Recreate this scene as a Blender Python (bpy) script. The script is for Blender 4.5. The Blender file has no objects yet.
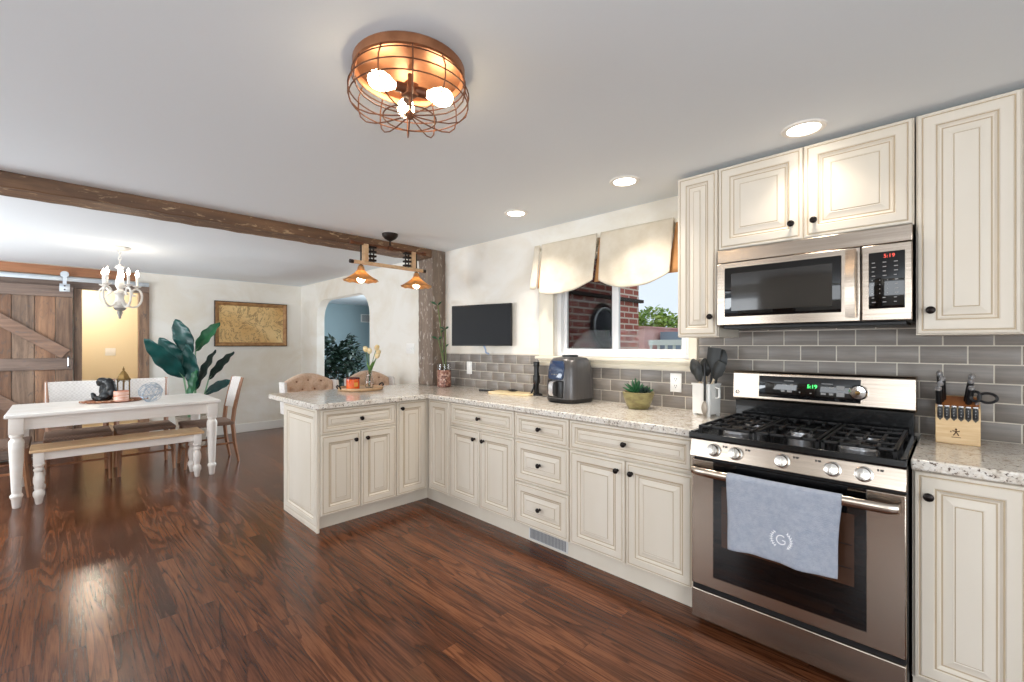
import bpy, bmesh, math, random
from mathutils import Vector, Matrix
random.seed(7)
PI = math.pi
S = bpy.context.scene
COL = S.collection
def lin(r, g, b):
    f = lambda v: (v/255/12.92) if v/255 <= .04045 else ((v/255+.055)/1.055)**2.4
    return (f(r), f(g), f(b), 1)

# ---------------------------------------------------------------- camera, world, light, exposure
cd = bpy.data.cameras.new('camera'); cam = bpy.data.objects.new('camera', cd); COL.objects.link(cam)
cd.sensor_width = 36; cd.lens = 447*36/1024; cd.shift_y = 4/1024; cd.clip_start = .02
cam.location = (0, 0, 1.325); cam.rotation_euler = (PI/2, 0, math.radians(44.64))
S.camera = cam
S.view_settings.view_transform = 'Standard'; S.view_settings.look = 'None'
S.view_settings.gamma = 1; S.view_settings.use_curve_mapping = False
S.view_settings.exposure = -0.02
S.cycles.max_bounces = 8; S.cycles.diffuse_bounces = 5; S.cycles.glossy_bounces = 4; S.cycles.transmission_bounces = 8
S.cycles.transparent_max_bounces = 12; S.cycles.sample_clamp_indirect = 6; S.cycles.use_denoising = True
S.cycles.caustics_reflective = False; S.cycles.caustics_refractive = False
w = bpy.data.worlds.new('sky'); S.world = w; w.use_nodes = True
bg = w.node_tree.nodes['Background']; bg.inputs[0].default_value = (.80, .90, 1.0, 1); bg.inputs[1].default_value = 1.05

def area(name, loc, rot, sx, sy, power, col=(1, 1, 1), spread=PI):
    l = bpy.data.lights.new(name, 'AREA'); l.shape = 'RECTANGLE'; l.size = sx; l.size_y = sy
    l.energy = power; l.color = col; l.spread = spread
    o = bpy.data.objects.new(name, l); o.location = loc; o.rotation_euler = rot; COL.objects.link(o); return o
# area lights added as daylight fill at unseen openings in wall_front, wall_right, side room
area('added_daylight_kitchen', (.4, -2.98, 1.5), (PI/2+.38, 0, 0), 2.6, 1.3, 45, (.93, .965, 1))
area('added_daylight_kitchen', (-2.95, -2.98, 1.5), (PI/2+.38, 0, 0), 1.5, 1.3, 36, (.93, .965, 1))
area('added_daylight_dining', (-5.6, -2.98, 1.15), (PI/2+1.0, 0, 0), 2.3, 2.0, 195, (.90, .955, 1))
area('added_daylight_right', (1.98, -.6, 1.3), (0, PI/2+.3, 0), 1.6, 1.8, 85, (.90, .955, 1))
area('daylight_side_room', (-6.8, 5.34, 1.5), (-PI/2, 0, 0), 2.0, 1.2, 150, (.86, .94, 1))

# ---------------------------------------------------------------- materials
def mk(name):
    m = bpy.data.materials.new(name); m.use_nodes = True
    return m, m.node_tree, m.node_tree.nodes['Principled BSDF']
def N(nt, t, **k):
    n = nt.nodes.new(t)
    for a, b in k.items(): setattr(n, a, b)
    return n
def coords(nt, scale, rot=(0, 0, 0)):
    t = N(nt, 'ShaderNodeTexCoord'); mp = N(nt, 'ShaderNodeMapping')
    mp.inputs['Scale'].default_value = scale; mp.inputs['Rotation'].default_value = rot
    nt.links.new(t.outputs['Object'], mp.inputs[0]); return mp.outputs[0]
def noise(nt, vec, detail=4, rough=.6, dist=0, scale=1):
    n = N(nt, 'ShaderNodeTexNoise'); n.inputs['Scale'].default_value = scale; n.inputs['Detail'].default_value = detail
    n.inputs['Roughness'].default_value = rough; n.inputs['Distortion'].default_value = dist
    nt.links.new(vec, n.inputs['Vector']); return n.outputs[0]
def ramp(nt, fac, stops):
    r = N(nt, 'ShaderNodeValToRGB'); e = r.color_ramp.elements
    while len(e) < len(stops): e.new(.5)
    for i, (p, c) in enumerate(stops): e[i].position = p; e[i].color = c
    nt.links.new(fac, r.inputs[0]); return r.outputs[0]
def mix(nt, fac, a, b, mode='MIX'):
    m = N(nt, 'ShaderNodeMix', data_type='RGBA', blend_type=mode)
    for s, v in ((0, fac), (6, a), (7, b)):
        if hasattr(v, 'is_linked') or hasattr(v, 'links'): nt.links.new(v, m.inputs[s])
        else: m.inputs[s].default_value = v
    return m.outputs[2]
def bump(nt, b, h, strength, dist=.01):
    n = N(nt, 'ShaderNodeBump'); n.inputs['Strength'].default_value = strength; n.inputs['Distance'].default_value = dist
    nt.links.new(h, n.inputs['Height']); nt.links.new(n.outputs[0], b.inputs['Normal'])
def mat(name, col, rough=.5, metal=0., col2=None, scale=(5, 5, 5), detail=4, dist=0, lo=.35, hi=.65, bmp=0, bscale=None,
        coat=0, trans=0, ior=1.45, emis=None, estr=0, island=None, sheen=0, aniso=0, spec=.5):
    m, nt, b = mk(name)
    b.inputs['Base Color'].default_value = col; b.inputs['Roughness'].default_value = rough; b.inputs['Metallic'].default_value = metal
    b.inputs['Coat Weight'].default_value = coat; b.inputs['Transmission Weight'].default_value = trans; b.inputs['IOR'].default_value = ior
    b.inputs['Sheen Weight'].default_value = sheen; b.inputs['Specular IOR Level'].default_value = spec
    b.inputs['Anisotropic'].default_value = aniso
    n = None; c = None
    if col2 is not None:
        n = noise(nt, coords(nt, scale), detail, .6, dist); c = ramp(nt, n, [(lo, col), (hi, col2)])
    if island is not None:
        g = N(nt, 'ShaderNodeNewGeometry'); r = ramp(nt, g.outputs['Random Per Island'], [(0, (1, 1, 1, 1)), (1, island)])
        c = mix(nt, 1.0, c if c is not None else col, r, 'MULTIPLY')
    if c is not None: nt.links.new(c, b.inputs['Base Color'])
    if bmp:
        h = noise(nt, coords(nt, bscale), 4) if bscale else n
        bump(nt, b, h, bmp)
    if emis: b.inputs['Emission Color'].default_value = emis; b.inputs['Emission Strength'].default_value = estr
    return m

M = {}
M['ceiling'] = mat('ceiling_paint', lin(234, 239, 243), .9, bmp=.08, bscale=(25, 25, 25))
M['plaster'] = mat('mottled_plaster', lin(240, 236, 228), .85, 0, lin(228, 219, 203), (1.6, 1.6, 2.2), 5, .6, .42, .72, bmp=.08, bscale=(9, 9, 9))
M['plain'] = mat('plain_wall_paint', lin(226, 220, 210), .85)
M['tan'] = mat('tan_wall_paint', lin(241, 225, 194), .85)
M['teal'] = mat('blue_grey_wall_paint', lin(164, 184, 190), .85)
M['trim'] = mat('white_trim_paint', lin(242, 238, 231), .4)
M['casing'] = mat('cream_window_trim', lin(234, 226, 208), .45)
M['vinyl'] = mat('white_vinyl', lin(240, 240, 240), .35)
M['cream'] = mat('cream_cabinet_paint', lin(226, 217, 203), .42, 0, lin(219, 209, 193), (3, 3, 1), 3)
M['glaze'] = mat('brown_glaze', lin(184, 165, 138), .5)
M['gap'] = mat('shadow_gap_wood', lin(120, 104, 84), .7)
M['bronze'] = mat('oil_rubbed_bronze', lin(34, 28, 26), .32, .7)
M['steel'] = mat('brushed_stainless', lin(190, 177, 163), .24, 1, lin(174, 161, 148), (3, 3, 160), 3)
M['chrome'] = mat('chrome', lin(225, 225, 225), .12, 1)
M['knobsteel'] = mat('knob_steel', lin(205, 200, 193), .22, 1)
M['blackenamel'] = mat('black_enamel', lin(10, 10, 11), .18, coat=.3)
M['blackglass'] = mat('black_glass', lin(7, 7, 8), .05, coat=.5)
M['ovenglass'] = mat('oven_window_glass', lin(66, 44, 32), .06, coat=.5)
M['iron'] = mat('cast_iron', lin(30, 29, 29), .36, .4, bmp=.15, bscale=(120, 120, 120))
M['blackplastic'] = mat('black_plastic', lin(22, 22, 24), .4)
M['greymark'] = mat('grey_marking', lin(150, 148, 146), .5)
M['green'] = mat('green_digits', (0, .05, .01, 1), .5, emis=(.08, 1, .2, 1), estr=3)
M['red'] = mat('red_digits', (.05, 0, 0, 1), .5, emis=(1, .12, .08, 1), estr=1.6)
M['beech'] = mat('beech_wood', lin(232, 202, 158), .45, 0, lin(216, 180, 132), (6, 6, 60), 3, .4)
M['beechdark'] = mat('oiled_wood_top', lin(182, 112, 58), .45, 0, lin(160, 92, 44), (20, 6, 6), 3, .4)
M['beechdark2'] = mat('burnt_mark', lin(84, 52, 30), .6)
M['board'] = mat('pale_maple_board', lin(238, 220, 182), .45, 0, lin(226, 202, 156), (3, 30, 30), 3, .4)
M['white'] = mat('white_ceramic', lin(240, 238, 233), .25)
M['tablewhite'] = mat('whitewashed_paint', lin(247, 242, 236), .4, 0, lin(236, 227, 216), (8, 2, 8), 3, .3, .4, .8)
M['oak'] = mat('natural_oak_top', lin(228, 196, 156), .35, 0, lin(208, 170, 126), (30, 2.2, 30), 4, .6)
M['chairwood'] = mat('warm_chair_wood', lin(162, 114, 80), .4, 0, lin(128, 86, 58), (14, 14, 2), 4, .5)
M['chairdark'] = mat('dark_walnut_wood', lin(66, 42, 32), .4, 0, lin(48, 30, 23), (14, 14, 2), 4, .5)
M['tufted'] = mat('beige_linen', lin(214, 184, 160), .9, 0, lin(200, 168, 142), (60, 60, 60), 2, bmp=.15, bscale=(200, 200, 200), sheen=.3)
M['button'] = mat('linen_button', lin(140, 104, 80), .9)
M['whitefab'] = mat('pale_linen', lin(232, 228, 224), .9, 0, lin(220, 214, 208), (50, 50, 50), 2, bmp=.1, bscale=(160, 160, 160))
M['valance'] = mat('cream_cotton', lin(222, 212, 194), .92, 0, lin(211, 198, 176), (7, 7, 7), 4, bmp=.35, bscale=(13, 13, 13), sheen=.2)
M['lining'] = mat('tan_lining', lin(196, 146, 96), .9, 0, lin(180, 128, 80), (9, 9, 9), 4)
M['towel'] = mat('blue_grey_terry', lin(172, 177, 188), .95, 0, lin(156, 163, 178), (45, 45, 45), 3, bmp=.5, bscale=(260, 260, 260), sheen=.3)
M['thread'] = mat('white_thread', lin(244, 244, 246), .8)
M['copper'] = mat('aged_copper', lin(184, 128, 92), .38, .75, lin(150, 100, 70), (9, 9, 9), 4)
M['rust'] = mat('rusty_brown_metal', lin(128, 84, 60), .5, .55, lin(92, 58, 42), (16, 16, 16), 4)
M['bulbwarm'] = mat('warm_bulb', (1, .8, .5, 1), .3, emis=(1, .80, .54, 1), estr=26)
M['bulbwhite'] = mat('candle_bulb', (1, 1, 1, 1), .3, emis=(1, .88, .72, 1), estr=60)
M['diffuser'] = mat('lamp_diffuser', (1, 1, 1, 1), .5, emis=(1, .93, .82, 1), estr=9)
M['chandelier'] = mat('distressed_white', lin(232, 228, 222), .5, 0, lin(196, 190, 182), (12, 12, 12), 4)
M['pewter'] = mat('pewter_tip', lin(138, 134, 130), .45, .4)
M['brass'] = mat('antique_brass', lin(146, 116, 70), .35, .85, lin(110, 84, 48), (18, 18, 18), 4)
M['goldpaint'] = mat('gilt_frame', lin(188, 146, 100), .4, .25, lin(150, 108, 68), (14, 14, 14), 4)
M['darkframe'] = mat('dark_frame_edge', lin(62, 38, 24), .45)
M['figure'] = mat('black_glazed_ceramic', lin(14, 15, 18), .38)
M['wirewhite'] = mat('silver_white_wire', lin(168, 178, 190), .3, .4)
M['amber'] = mat('amber_glass', lin(214, 62, 22), .12, 0, lin(238, 112, 38), (14, 14, 14), 3, coat=.4)
M['amberdark'] = mat('dark_red_rim', lin(92, 22, 12), .25)
M['glass'] = mat('clear_glass', (1, 1, 1, 1), .02, trans=1, ior=1.45)
M['stem'] = mat('green_stem', lin(96, 132, 62), .5)
M['cane'] = mat('bamboo_cane', lin(98, 112, 62), .5)
M['tulip'] = mat('cream_petal', lin(250, 236, 196), .6, 0, lin(244, 214, 150), (20, 20, 20), 2)
M['leafteal'] = mat('deep_teal_leaf', lin(22, 82, 78), .38, 0, lin(14, 58, 56), (6, 6, 6), 3, coat=.15)
M['leafgreen'] = mat('mid_green_leaf', lin(40, 112, 70), .4, 0, lin(26, 84, 54), (6, 6, 6), 3, coat=.1)
M['leafdark'] = mat('dark_leaf', lin(24, 48, 40), .4, 0, lin(16, 34, 30), (6, 6, 6), 3)
M['midrib'] = mat('pale_midrib', lin(128, 168, 128), .5)
M['bush'] = mat('houseplant_leaf', lin(24, 48, 34), .5, 0, lin(14, 32, 25), (9, 9, 9), 3)
M['succulent'] = mat('succulent_green', lin(52, 108, 66), .45, 0, lin(34, 80, 50), (20, 20, 20), 3)
M['olivepot'] = mat('olive_glazed_pot', lin(148, 139, 92), .3, 0, lin(112, 100, 62), (16, 16, 30), 4, coat=.3)
M['soil'] = mat('dark_soil', lin(62, 48, 38), .95, bmp=.5, bscale=(90, 90, 90))
M['mosaic'] = None
M['basketpot'] = mat('grey_beige_pot', lin(188, 176, 160), .8, 0, lin(164, 150, 134), (30, 30, 60), 3)
M['fryer'] = mat('dark_grey_plastic', lin(92, 90, 90), .3, .35, lin(82, 80, 80), (40, 40, 2), 3)
M['fryerblue'] = mat('glossy_control_panel', lin(40, 58, 88), .12, coat=.5)
M['silver'] = mat('silver_plastic', lin(196, 196, 198), .25, .7)
M['utensil'] = mat('black_silicone', lin(48, 50, 50), .45)
M['utensilwood'] = mat('pale_handle', lin(220, 200, 170), .5)
M['spoongrey'] = mat('grey_spoon', lin(150, 140, 128), .4, .4)
M['tvscreen'] = mat('tv_screen', lin(20, 22, 26), .5, spec=.25)
M['plate'] = mat('outlet_plastic', lin(244, 242, 238), .35)
M['slot'] = mat('outlet_slot', lin(70, 66, 62), .6)
M['vent'] = mat('vent_grille_paint', lin(214, 212, 210), .5)
M['ventdark'] = mat('vent_cavity', lin(140, 140, 142), .8)
M['darkmetal'] = mat('dark_iron', lin(44, 36, 32), .45, .6)
M['railsteel'] = mat('galvanised_rail', lin(206, 214, 222), .35, .7)
M['roofdark'] = mat('dark_soffit', lin(62, 50, 44), .8)
M['grass'] = mat('lawn', lin(98, 120, 66), .9, 0, lin(74, 98, 50), (3, 3, 3), 5)
M['treeleaf'] = mat('tree_leaf', lin(184, 198, 100), .7, 0, lin(124, 162, 74), (1.5, 1.5, 1.5), 3)
M['bark'] = mat('tree_bark', lin(92, 76, 62), .9)
M['redwall'] = mat('faded_red_wall', lin(224, 160, 150), .85, 0, lin(232, 182, 174), (1.2, 1.2, 4), 5)
M['siding'] = mat('grey_blue_siding', lin(150, 162, 178), .7)
M['metaldish'] = mat('dark_disc', lin(36, 38, 44), .25, .5)
M['cabinside'] = mat('appliance_side', lin(52, 50, 50), .4, .3)

def m_floor():
    m, nt, b = mk('stained_oak_floor')
    t = N(nt, 'ShaderNodeTexCoord').outputs['Object']
    br = N(nt, 'ShaderNodeTexBrick'); br.offset = .37; br.offset_frequency = 2; br.squash = 1
    for k, v in (('Scale', 1), ('Mortar Size', .0012), ('Mortar Smooth', .3), ('Bias', 0), ('Brick Width', 1.15), ('Row Height', .083)):
        br.inputs[k].default_value = v
    br.inputs['Color1'].default_value = (0, 0, 0, 1); br.inputs['Color2'].default_value = (1, 1, 1, 1); br.inputs['Mortar'].default_value = (.5, .5, .5, 1)
    nt.links.new(t, br.inputs['Vector'])
    # every board gets its own grain by pushing the grain coordinates with the board value
    sep = N(nt, 'ShaderNodeSeparateXYZ'); nt.links.new(t, sep.inputs[0])
    def mth(op, a, bb):
        n = N(nt, 'ShaderNodeMath', operation=op)
        for i, v in enumerate((a, bb)):
            if isinstance(v, (int, float)): n.inputs[i].default_value = v
            else: nt.links.new(v, n.inputs[i])
        return n.outputs[0]
    row = mth('FLOOR', mth('DIVIDE', sep.outputs[1], .083), 0)
    shift = mth('ADD', mth('MULTIPLY', row, 7.31), mth('MULTIPLY', br.outputs['Color'], 13.0))
    cmb = N(nt, 'ShaderNodeCombineXYZ'); nt.links.new(mth('ADD', sep.outputs[0], shift), cmb.inputs[0])
    nt.links.new(sep.outputs[1], cmb.inputs[1]); nt.links.new(shift, cmb.inputs[2])
    def mapped(s):
        mp = N(nt, 'ShaderNodeMapping'); mp.inputs['Scale'].default_value = s; nt.links.new(cmb.outputs[0], mp.inputs[0]); return mp.outputs[0]
    fine = noise(nt, mapped((6, 150, 1)), 5, .65, .2)
    # cathedral figure: contour lines of a long soft field across each board
    fld = noise(nt, mapped((.55, 8, 1)), 1.5, .45, .15)
    ph = mth('FRACT', mth('ADD', mth('MULTIPLY', fld, 13.0), mth('MULTIPLY', fine, .5)), 0)
    blotch = noise(nt, mapped((1.3, 6, 1)), 3, .5)
    tone = ramp(nt, br.outputs['Color'], [(0, lin(100, 59, 38)), (.5, lin(115, 70, 45)), (1, lin(131, 82, 53))])
    g1 = ramp(nt, fine, [(.36, (.46, .41, .38, 1)), (.56, (1, 1, 1, 1))])
    g2 = ramp(nt, ph, [(0, (.30, .25, .22, 1)), (.22, (.62, .57, .54, 1)), (.5, (1, 1, 1, 1)), (.94, (1.06, 1.05, 1.03, 1)), (1, (.34, .29, .26, 1))])
    g3 = ramp(nt, blotch, [(.28, (.58, .53, .52, 1)), (.64, (1.1, 1.08, 1.05, 1))])
    c = mix(nt, .85, tone, g1, 'MULTIPLY'); c = mix(nt, .8, c, g2, 'MULTIPLY'); c = mix(nt, 1.0, c, g3, 'MULTIPLY')
    sm = mth('MULTIPLY', br.outputs['Fac'], .6)
    c = mix(nt, sm, c, lin(40, 22, 15))
    nt.links.new(c, b.inputs['Base Color'])
    rr = ramp(nt, fine, [(.3, (.24, .24, .24, 1)), (.7, (.13, .13, .13, 1))]); nt.links.new(rr, b.inputs['Roughness'])
    b.inputs['Specular IOR Level'].default_value = .38
    h = mix(nt, br.outputs['Fac'], fine, (0, 0, 0, 1)); bump(nt, b, h, .10, .004)
    return m
M['floor'] = m_floor()
def m_granite():
    m, nt, b = mk('speckled_granite')
    v = coords(nt, (1, 1, 1))
    n1 = noise(nt, v, 5, .7, .3, 22); n2 = noise(nt, v, 3, .7, 0, 75); n3 = noise(nt, v, 4, .7, .5, 7)
    c = ramp(nt, n1, [(.30, lin(160, 146, 130)), (.42, lin(216, 207, 194)), (.55, lin(234, 229, 221)), (.7, lin(206, 192, 172))])
    c = mix(nt, ramp(nt, n2, [(.57, (0, 0, 0, 1)), (.64, (1, 1, 1, 1))]), c, lin(98, 82, 72))
    c = mix(nt, ramp(nt, n2, [(.30, (1, 1, 1, 1)), (.38, (0, 0, 0, 1))]), c, lin(236, 232, 224))
    c = mix(nt, ramp(nt, n3, [(.52, (0, 0, 0, 1)), (.72, (.4, .4, .4, 1))]), c, lin(178, 160, 140))
    nt.links.new(c, b.inputs['Base Color']); b.inputs['Roughness'].default_value = .16; b.inputs['Coat Weight'].default_value = .2
    return m
M['granite'] = m_granite()
M['tile'] = mat('taupe_glass_tile', lin(146, 138, 130), .34, 0, lin(130, 123, 116), (4, 4, 60), 3, island=(.86, .86, .87, 1))
M['grout'] = mat('pale_grout', lin(222, 214, 200), .9)
def m_brick():
    m, nt, b = mk('red_brick')
    v = coords(nt, (1, 1, 1), (0, 0, 0))
    sx = N(nt, 'ShaderNodeSeparateXYZ'); nt.links.new(v, sx.inputs[0]); cb = N(nt, 'ShaderNodeCombineXYZ')
    ad = N(nt, 'ShaderNodeMath', operation='ADD'); nt.links.new(sx.outputs[0], ad.inputs[0]); nt.links.new(sx.outputs[1], ad.inputs[1])
    nt.links.new(ad.outputs[0], cb.inputs[0]); nt.links.new(sx.outputs[2], cb.inputs[1])
    br = N(nt, 'ShaderNodeTexBrick')
    for k, q in (('Scale', 1), ('Mortar Size', .010), ('Brick Width', .22), ('Row Height', .076)): br.inputs[k].default_value = q
    br.inputs['Color1'].default_value = lin(196, 108, 92); br.inputs['Color2'].default_value = lin(156, 80, 68); br.inputs['Mortar'].default_value = lin(226, 208, 192)
    nt.links.new(cb.outputs[0], br.inputs[0]); nt.links.new(br.outputs[0], b.inputs['Base Color']); b.inputs['Roughness'].default_value = .9
    return m
M['brick'] = m_brick()
def m_rustic(name, c1, c2, fleck, axis, lo=.62, hi=.70, isl=None):
    m, nt, b = mk(name)
    s1 = [16, 16, 16]; s1[axis] = 1.4; s2 = [26, 26, 26]; s2[axis] = 9
    n1 = noise(nt, coords(nt, s1), 6, .65, .5); n2 = noise(nt, coords(nt, s2), 4, .6, 1.2)
    c = ramp(nt, n1, [(.32, c1), (.66, c2)])
    if isl:
        g = N(nt, 'ShaderNodeNewGeometry'); c = mix(nt, 1.0, c, ramp(nt, g.outputs['Random Per Island'], [(0, (1.25, 1.12, 1.0, 1)), (.3, (.72, .76, .84, 1)), (.65, (1.08, .86, .72, 1)), (1, isl)]), 'MULTIPLY')
    c = mix(nt, ramp(nt, n2, [(lo, (0, 0, 0, 1)), (hi, (.8, .8, .8, 1))]), c, fleck)
    nt.links.new(c, b.inputs['Base Color']); b.inputs['Roughness'].default_value = .55; bump(nt, b, n1, .5, .01)
    return m
M['beam'] = m_rustic('distressed_brown_beam', lin(86, 62, 46), lin(132, 98, 70), lin(206, 176, 138), 1, .58, .68)
M['post'] = m_rustic('distressed_brown_post', lin(104, 90, 80), lin(142, 124, 108), lin(214, 206, 198), 2, .57, .68)
M['barn'] = m_rustic('weathered_barn_wood', lin(104, 80, 64), lin(176, 144, 116), lin(84, 78, 76), 2, .55, .72, isl=(.62, .52, .48, 1))
M['barnh'] = m_rustic('weathered_barn_rail', lin(108, 90, 78), lin(160, 136, 118), lin(100, 98, 100), 1, .58, .78, isl=(.8, .76, .74, 1))
M['board_brown'] = m_rustic('reddish_header_board', lin(140, 92, 62), lin(172, 118, 82), lin(204, 164, 128), 1, .66, .8)
M['traywood'] = m_rustic('carved_tray_wood', lin(120, 74, 50), lin(162, 104, 72), lin(214, 184, 156), 0, .55, .65)
M['slab'] = m_rustic('pale_wood_tray', lin(196, 156, 116), lin(222, 188, 148), lin(160, 116, 80), 0, .6, .8)
def m_woven(name, c1, c2, s):
    m, nt, b = mk(name)
    v = coords(nt, (1, 1, 1)); ck = N(nt, 'ShaderNodeTexChecker'); ck.inputs['Scale'].default_value = s
    ck.inputs[1].default_value = c1; ck.inputs[2].default_value = c2; nt.links.new(v, ck.inputs[0])
    n = noise(nt, v, 3, .6, 0, 40); c = mix(nt, n, ck.outputs[0], c1)
    nt.links.new(c, b.inputs['Base Color']); b.inputs['Roughness'].default_value = .8; bump(nt, b, ck.outputs[1], .35, .004)
    return m
M['wovenwhite'] = m_woven('white_woven_rope', lin(240, 236, 232), lin(216, 210, 206), 60)
M['wovenbrown'] = m_woven('brown_woven_rush', lin(138, 112, 96), lin(104, 84, 72), 70)
def m_mosaic():
    m, nt, b = mk('red_brown_mosaic'); v = coords(nt, (1, 1, 1))
    vo = N(nt, 'ShaderNodeTexVoronoi'); vo.inputs['Scale'].default_value = 70; nt.links.new(v, vo.inputs['Vector'])
    sp = N(nt, 'ShaderNodeSeparateColor'); nt.links.new(vo.outputs['Color'], sp.inputs[0])
    c = ramp(nt, sp.outputs[0], [(0, lin(92, 52, 44)), (.45, lin(146, 96, 80)), (.75, lin(170, 128, 108)), (1, lin(214, 184, 168))])
    nt.links.new(c, b.inputs['Base Color']); b.inputs['Roughness'].default_value = .3; bump(nt, b, vo.outputs['Distance'], .4, .004); return m
M['mosaic'] = m_mosaic()
def m_map():
    m, nt, b = mk('sepia_map_print'); v = coords(nt, (1, 1, 1))
    n1 = noise(nt, v, 6, .65, .8, 4); n2 = noise(nt, v, 5, .7, 0, 26); n3 = noise(nt, v, 2, .5, .3, 2)
    c = ramp(nt, n3, [(.3, lin(240, 212, 154)), (.7, lin(212, 166, 102))])
    ln = ramp(nt, n1, [(.46, (0, 0, 0, 1)), (.485, (.75, .75, .75, 1)), (.51, (0, 0, 0, 1)), (.58, (0, 0, 0, 1)), (.60, (.5, .5, .5, 1)), (.62, (0, 0, 0, 1))])
    c = mix(nt, ln, c, lin(110, 72, 38)); c = mix(nt, ramp(nt, n2, [(.56, (0, 0, 0, 1)), (.66, (.5, .5, .5, 1))]), c, lin(146, 100, 54))
    nt.links.new(c, b.inputs['Base Color']); b.inputs['Roughness'].default_value = .35; return m
M['map'] = m_map()
def m_clearpane():
    m, nt, b = mk('window_glass'); o = nt.nodes['Material Output']
    tr = N(nt, 'ShaderNodeBsdfTransparent'); gl = N(nt, 'ShaderNodeBsdfGlossy'); gl.inputs['Roughness'].default_value = .02
    fr = N(nt, 'ShaderNodeFresnel'); fr.inputs[0].default_value = 1.12; mx = N(nt, 'ShaderNodeMixShader')
    nt.links.new(fr.outputs[0], mx.inputs[0]); nt.links.new(tr.outputs[0], mx.inputs[1]); nt.links.new(gl.outputs[0], mx.inputs[2]); nt.links.new(mx.outputs[0], o.inputs[0]); return m
M['pane'] = m_clearpane()
def m_screen():
    m, nt, b = mk('insect_screen_mesh'); o = nt.nodes['Material Output']
    tr = N(nt, 'ShaderNodeBsdfTransparent'); df = N(nt, 'ShaderNodeBsdfDiffuse'); df.inputs[0].default_value = lin(8, 8, 8); mx = N(nt, 'ShaderNodeMixShader')
    mx.inputs[0].default_value = .5; nt.links.new(tr.outputs[0], mx.inputs[1]); nt.links.new(df.outputs[0], mx.inputs[2]); nt.links.new(mx.outputs[0], o.inputs[0]); return m
M['screen'] = m_screen()

def m_shade():
    m, nt, b = mk('amber_metal_glass_shade'); o = nt.nodes['Material Output']
    b.inputs['Base Color'].default_value = lin(206, 158, 110); b.inputs['Roughness'].default_value = .3; b.inputs['Metallic'].default_value = .3
    t = N(nt, 'ShaderNodeBsdfTranslucent'); t.inputs[0].default_value = lin(246, 206, 150); mx = N(nt, 'ShaderNodeMixShader'); mx.inputs[0].default_value = .35
    nt.links.new(b.outputs[0], mx.inputs[1]); nt.links.new(t.outputs[0], mx.inputs[2]); nt.links.new(mx.outputs[0], o.inputs[0]); return m
M['shade'] = m_shade()

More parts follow.
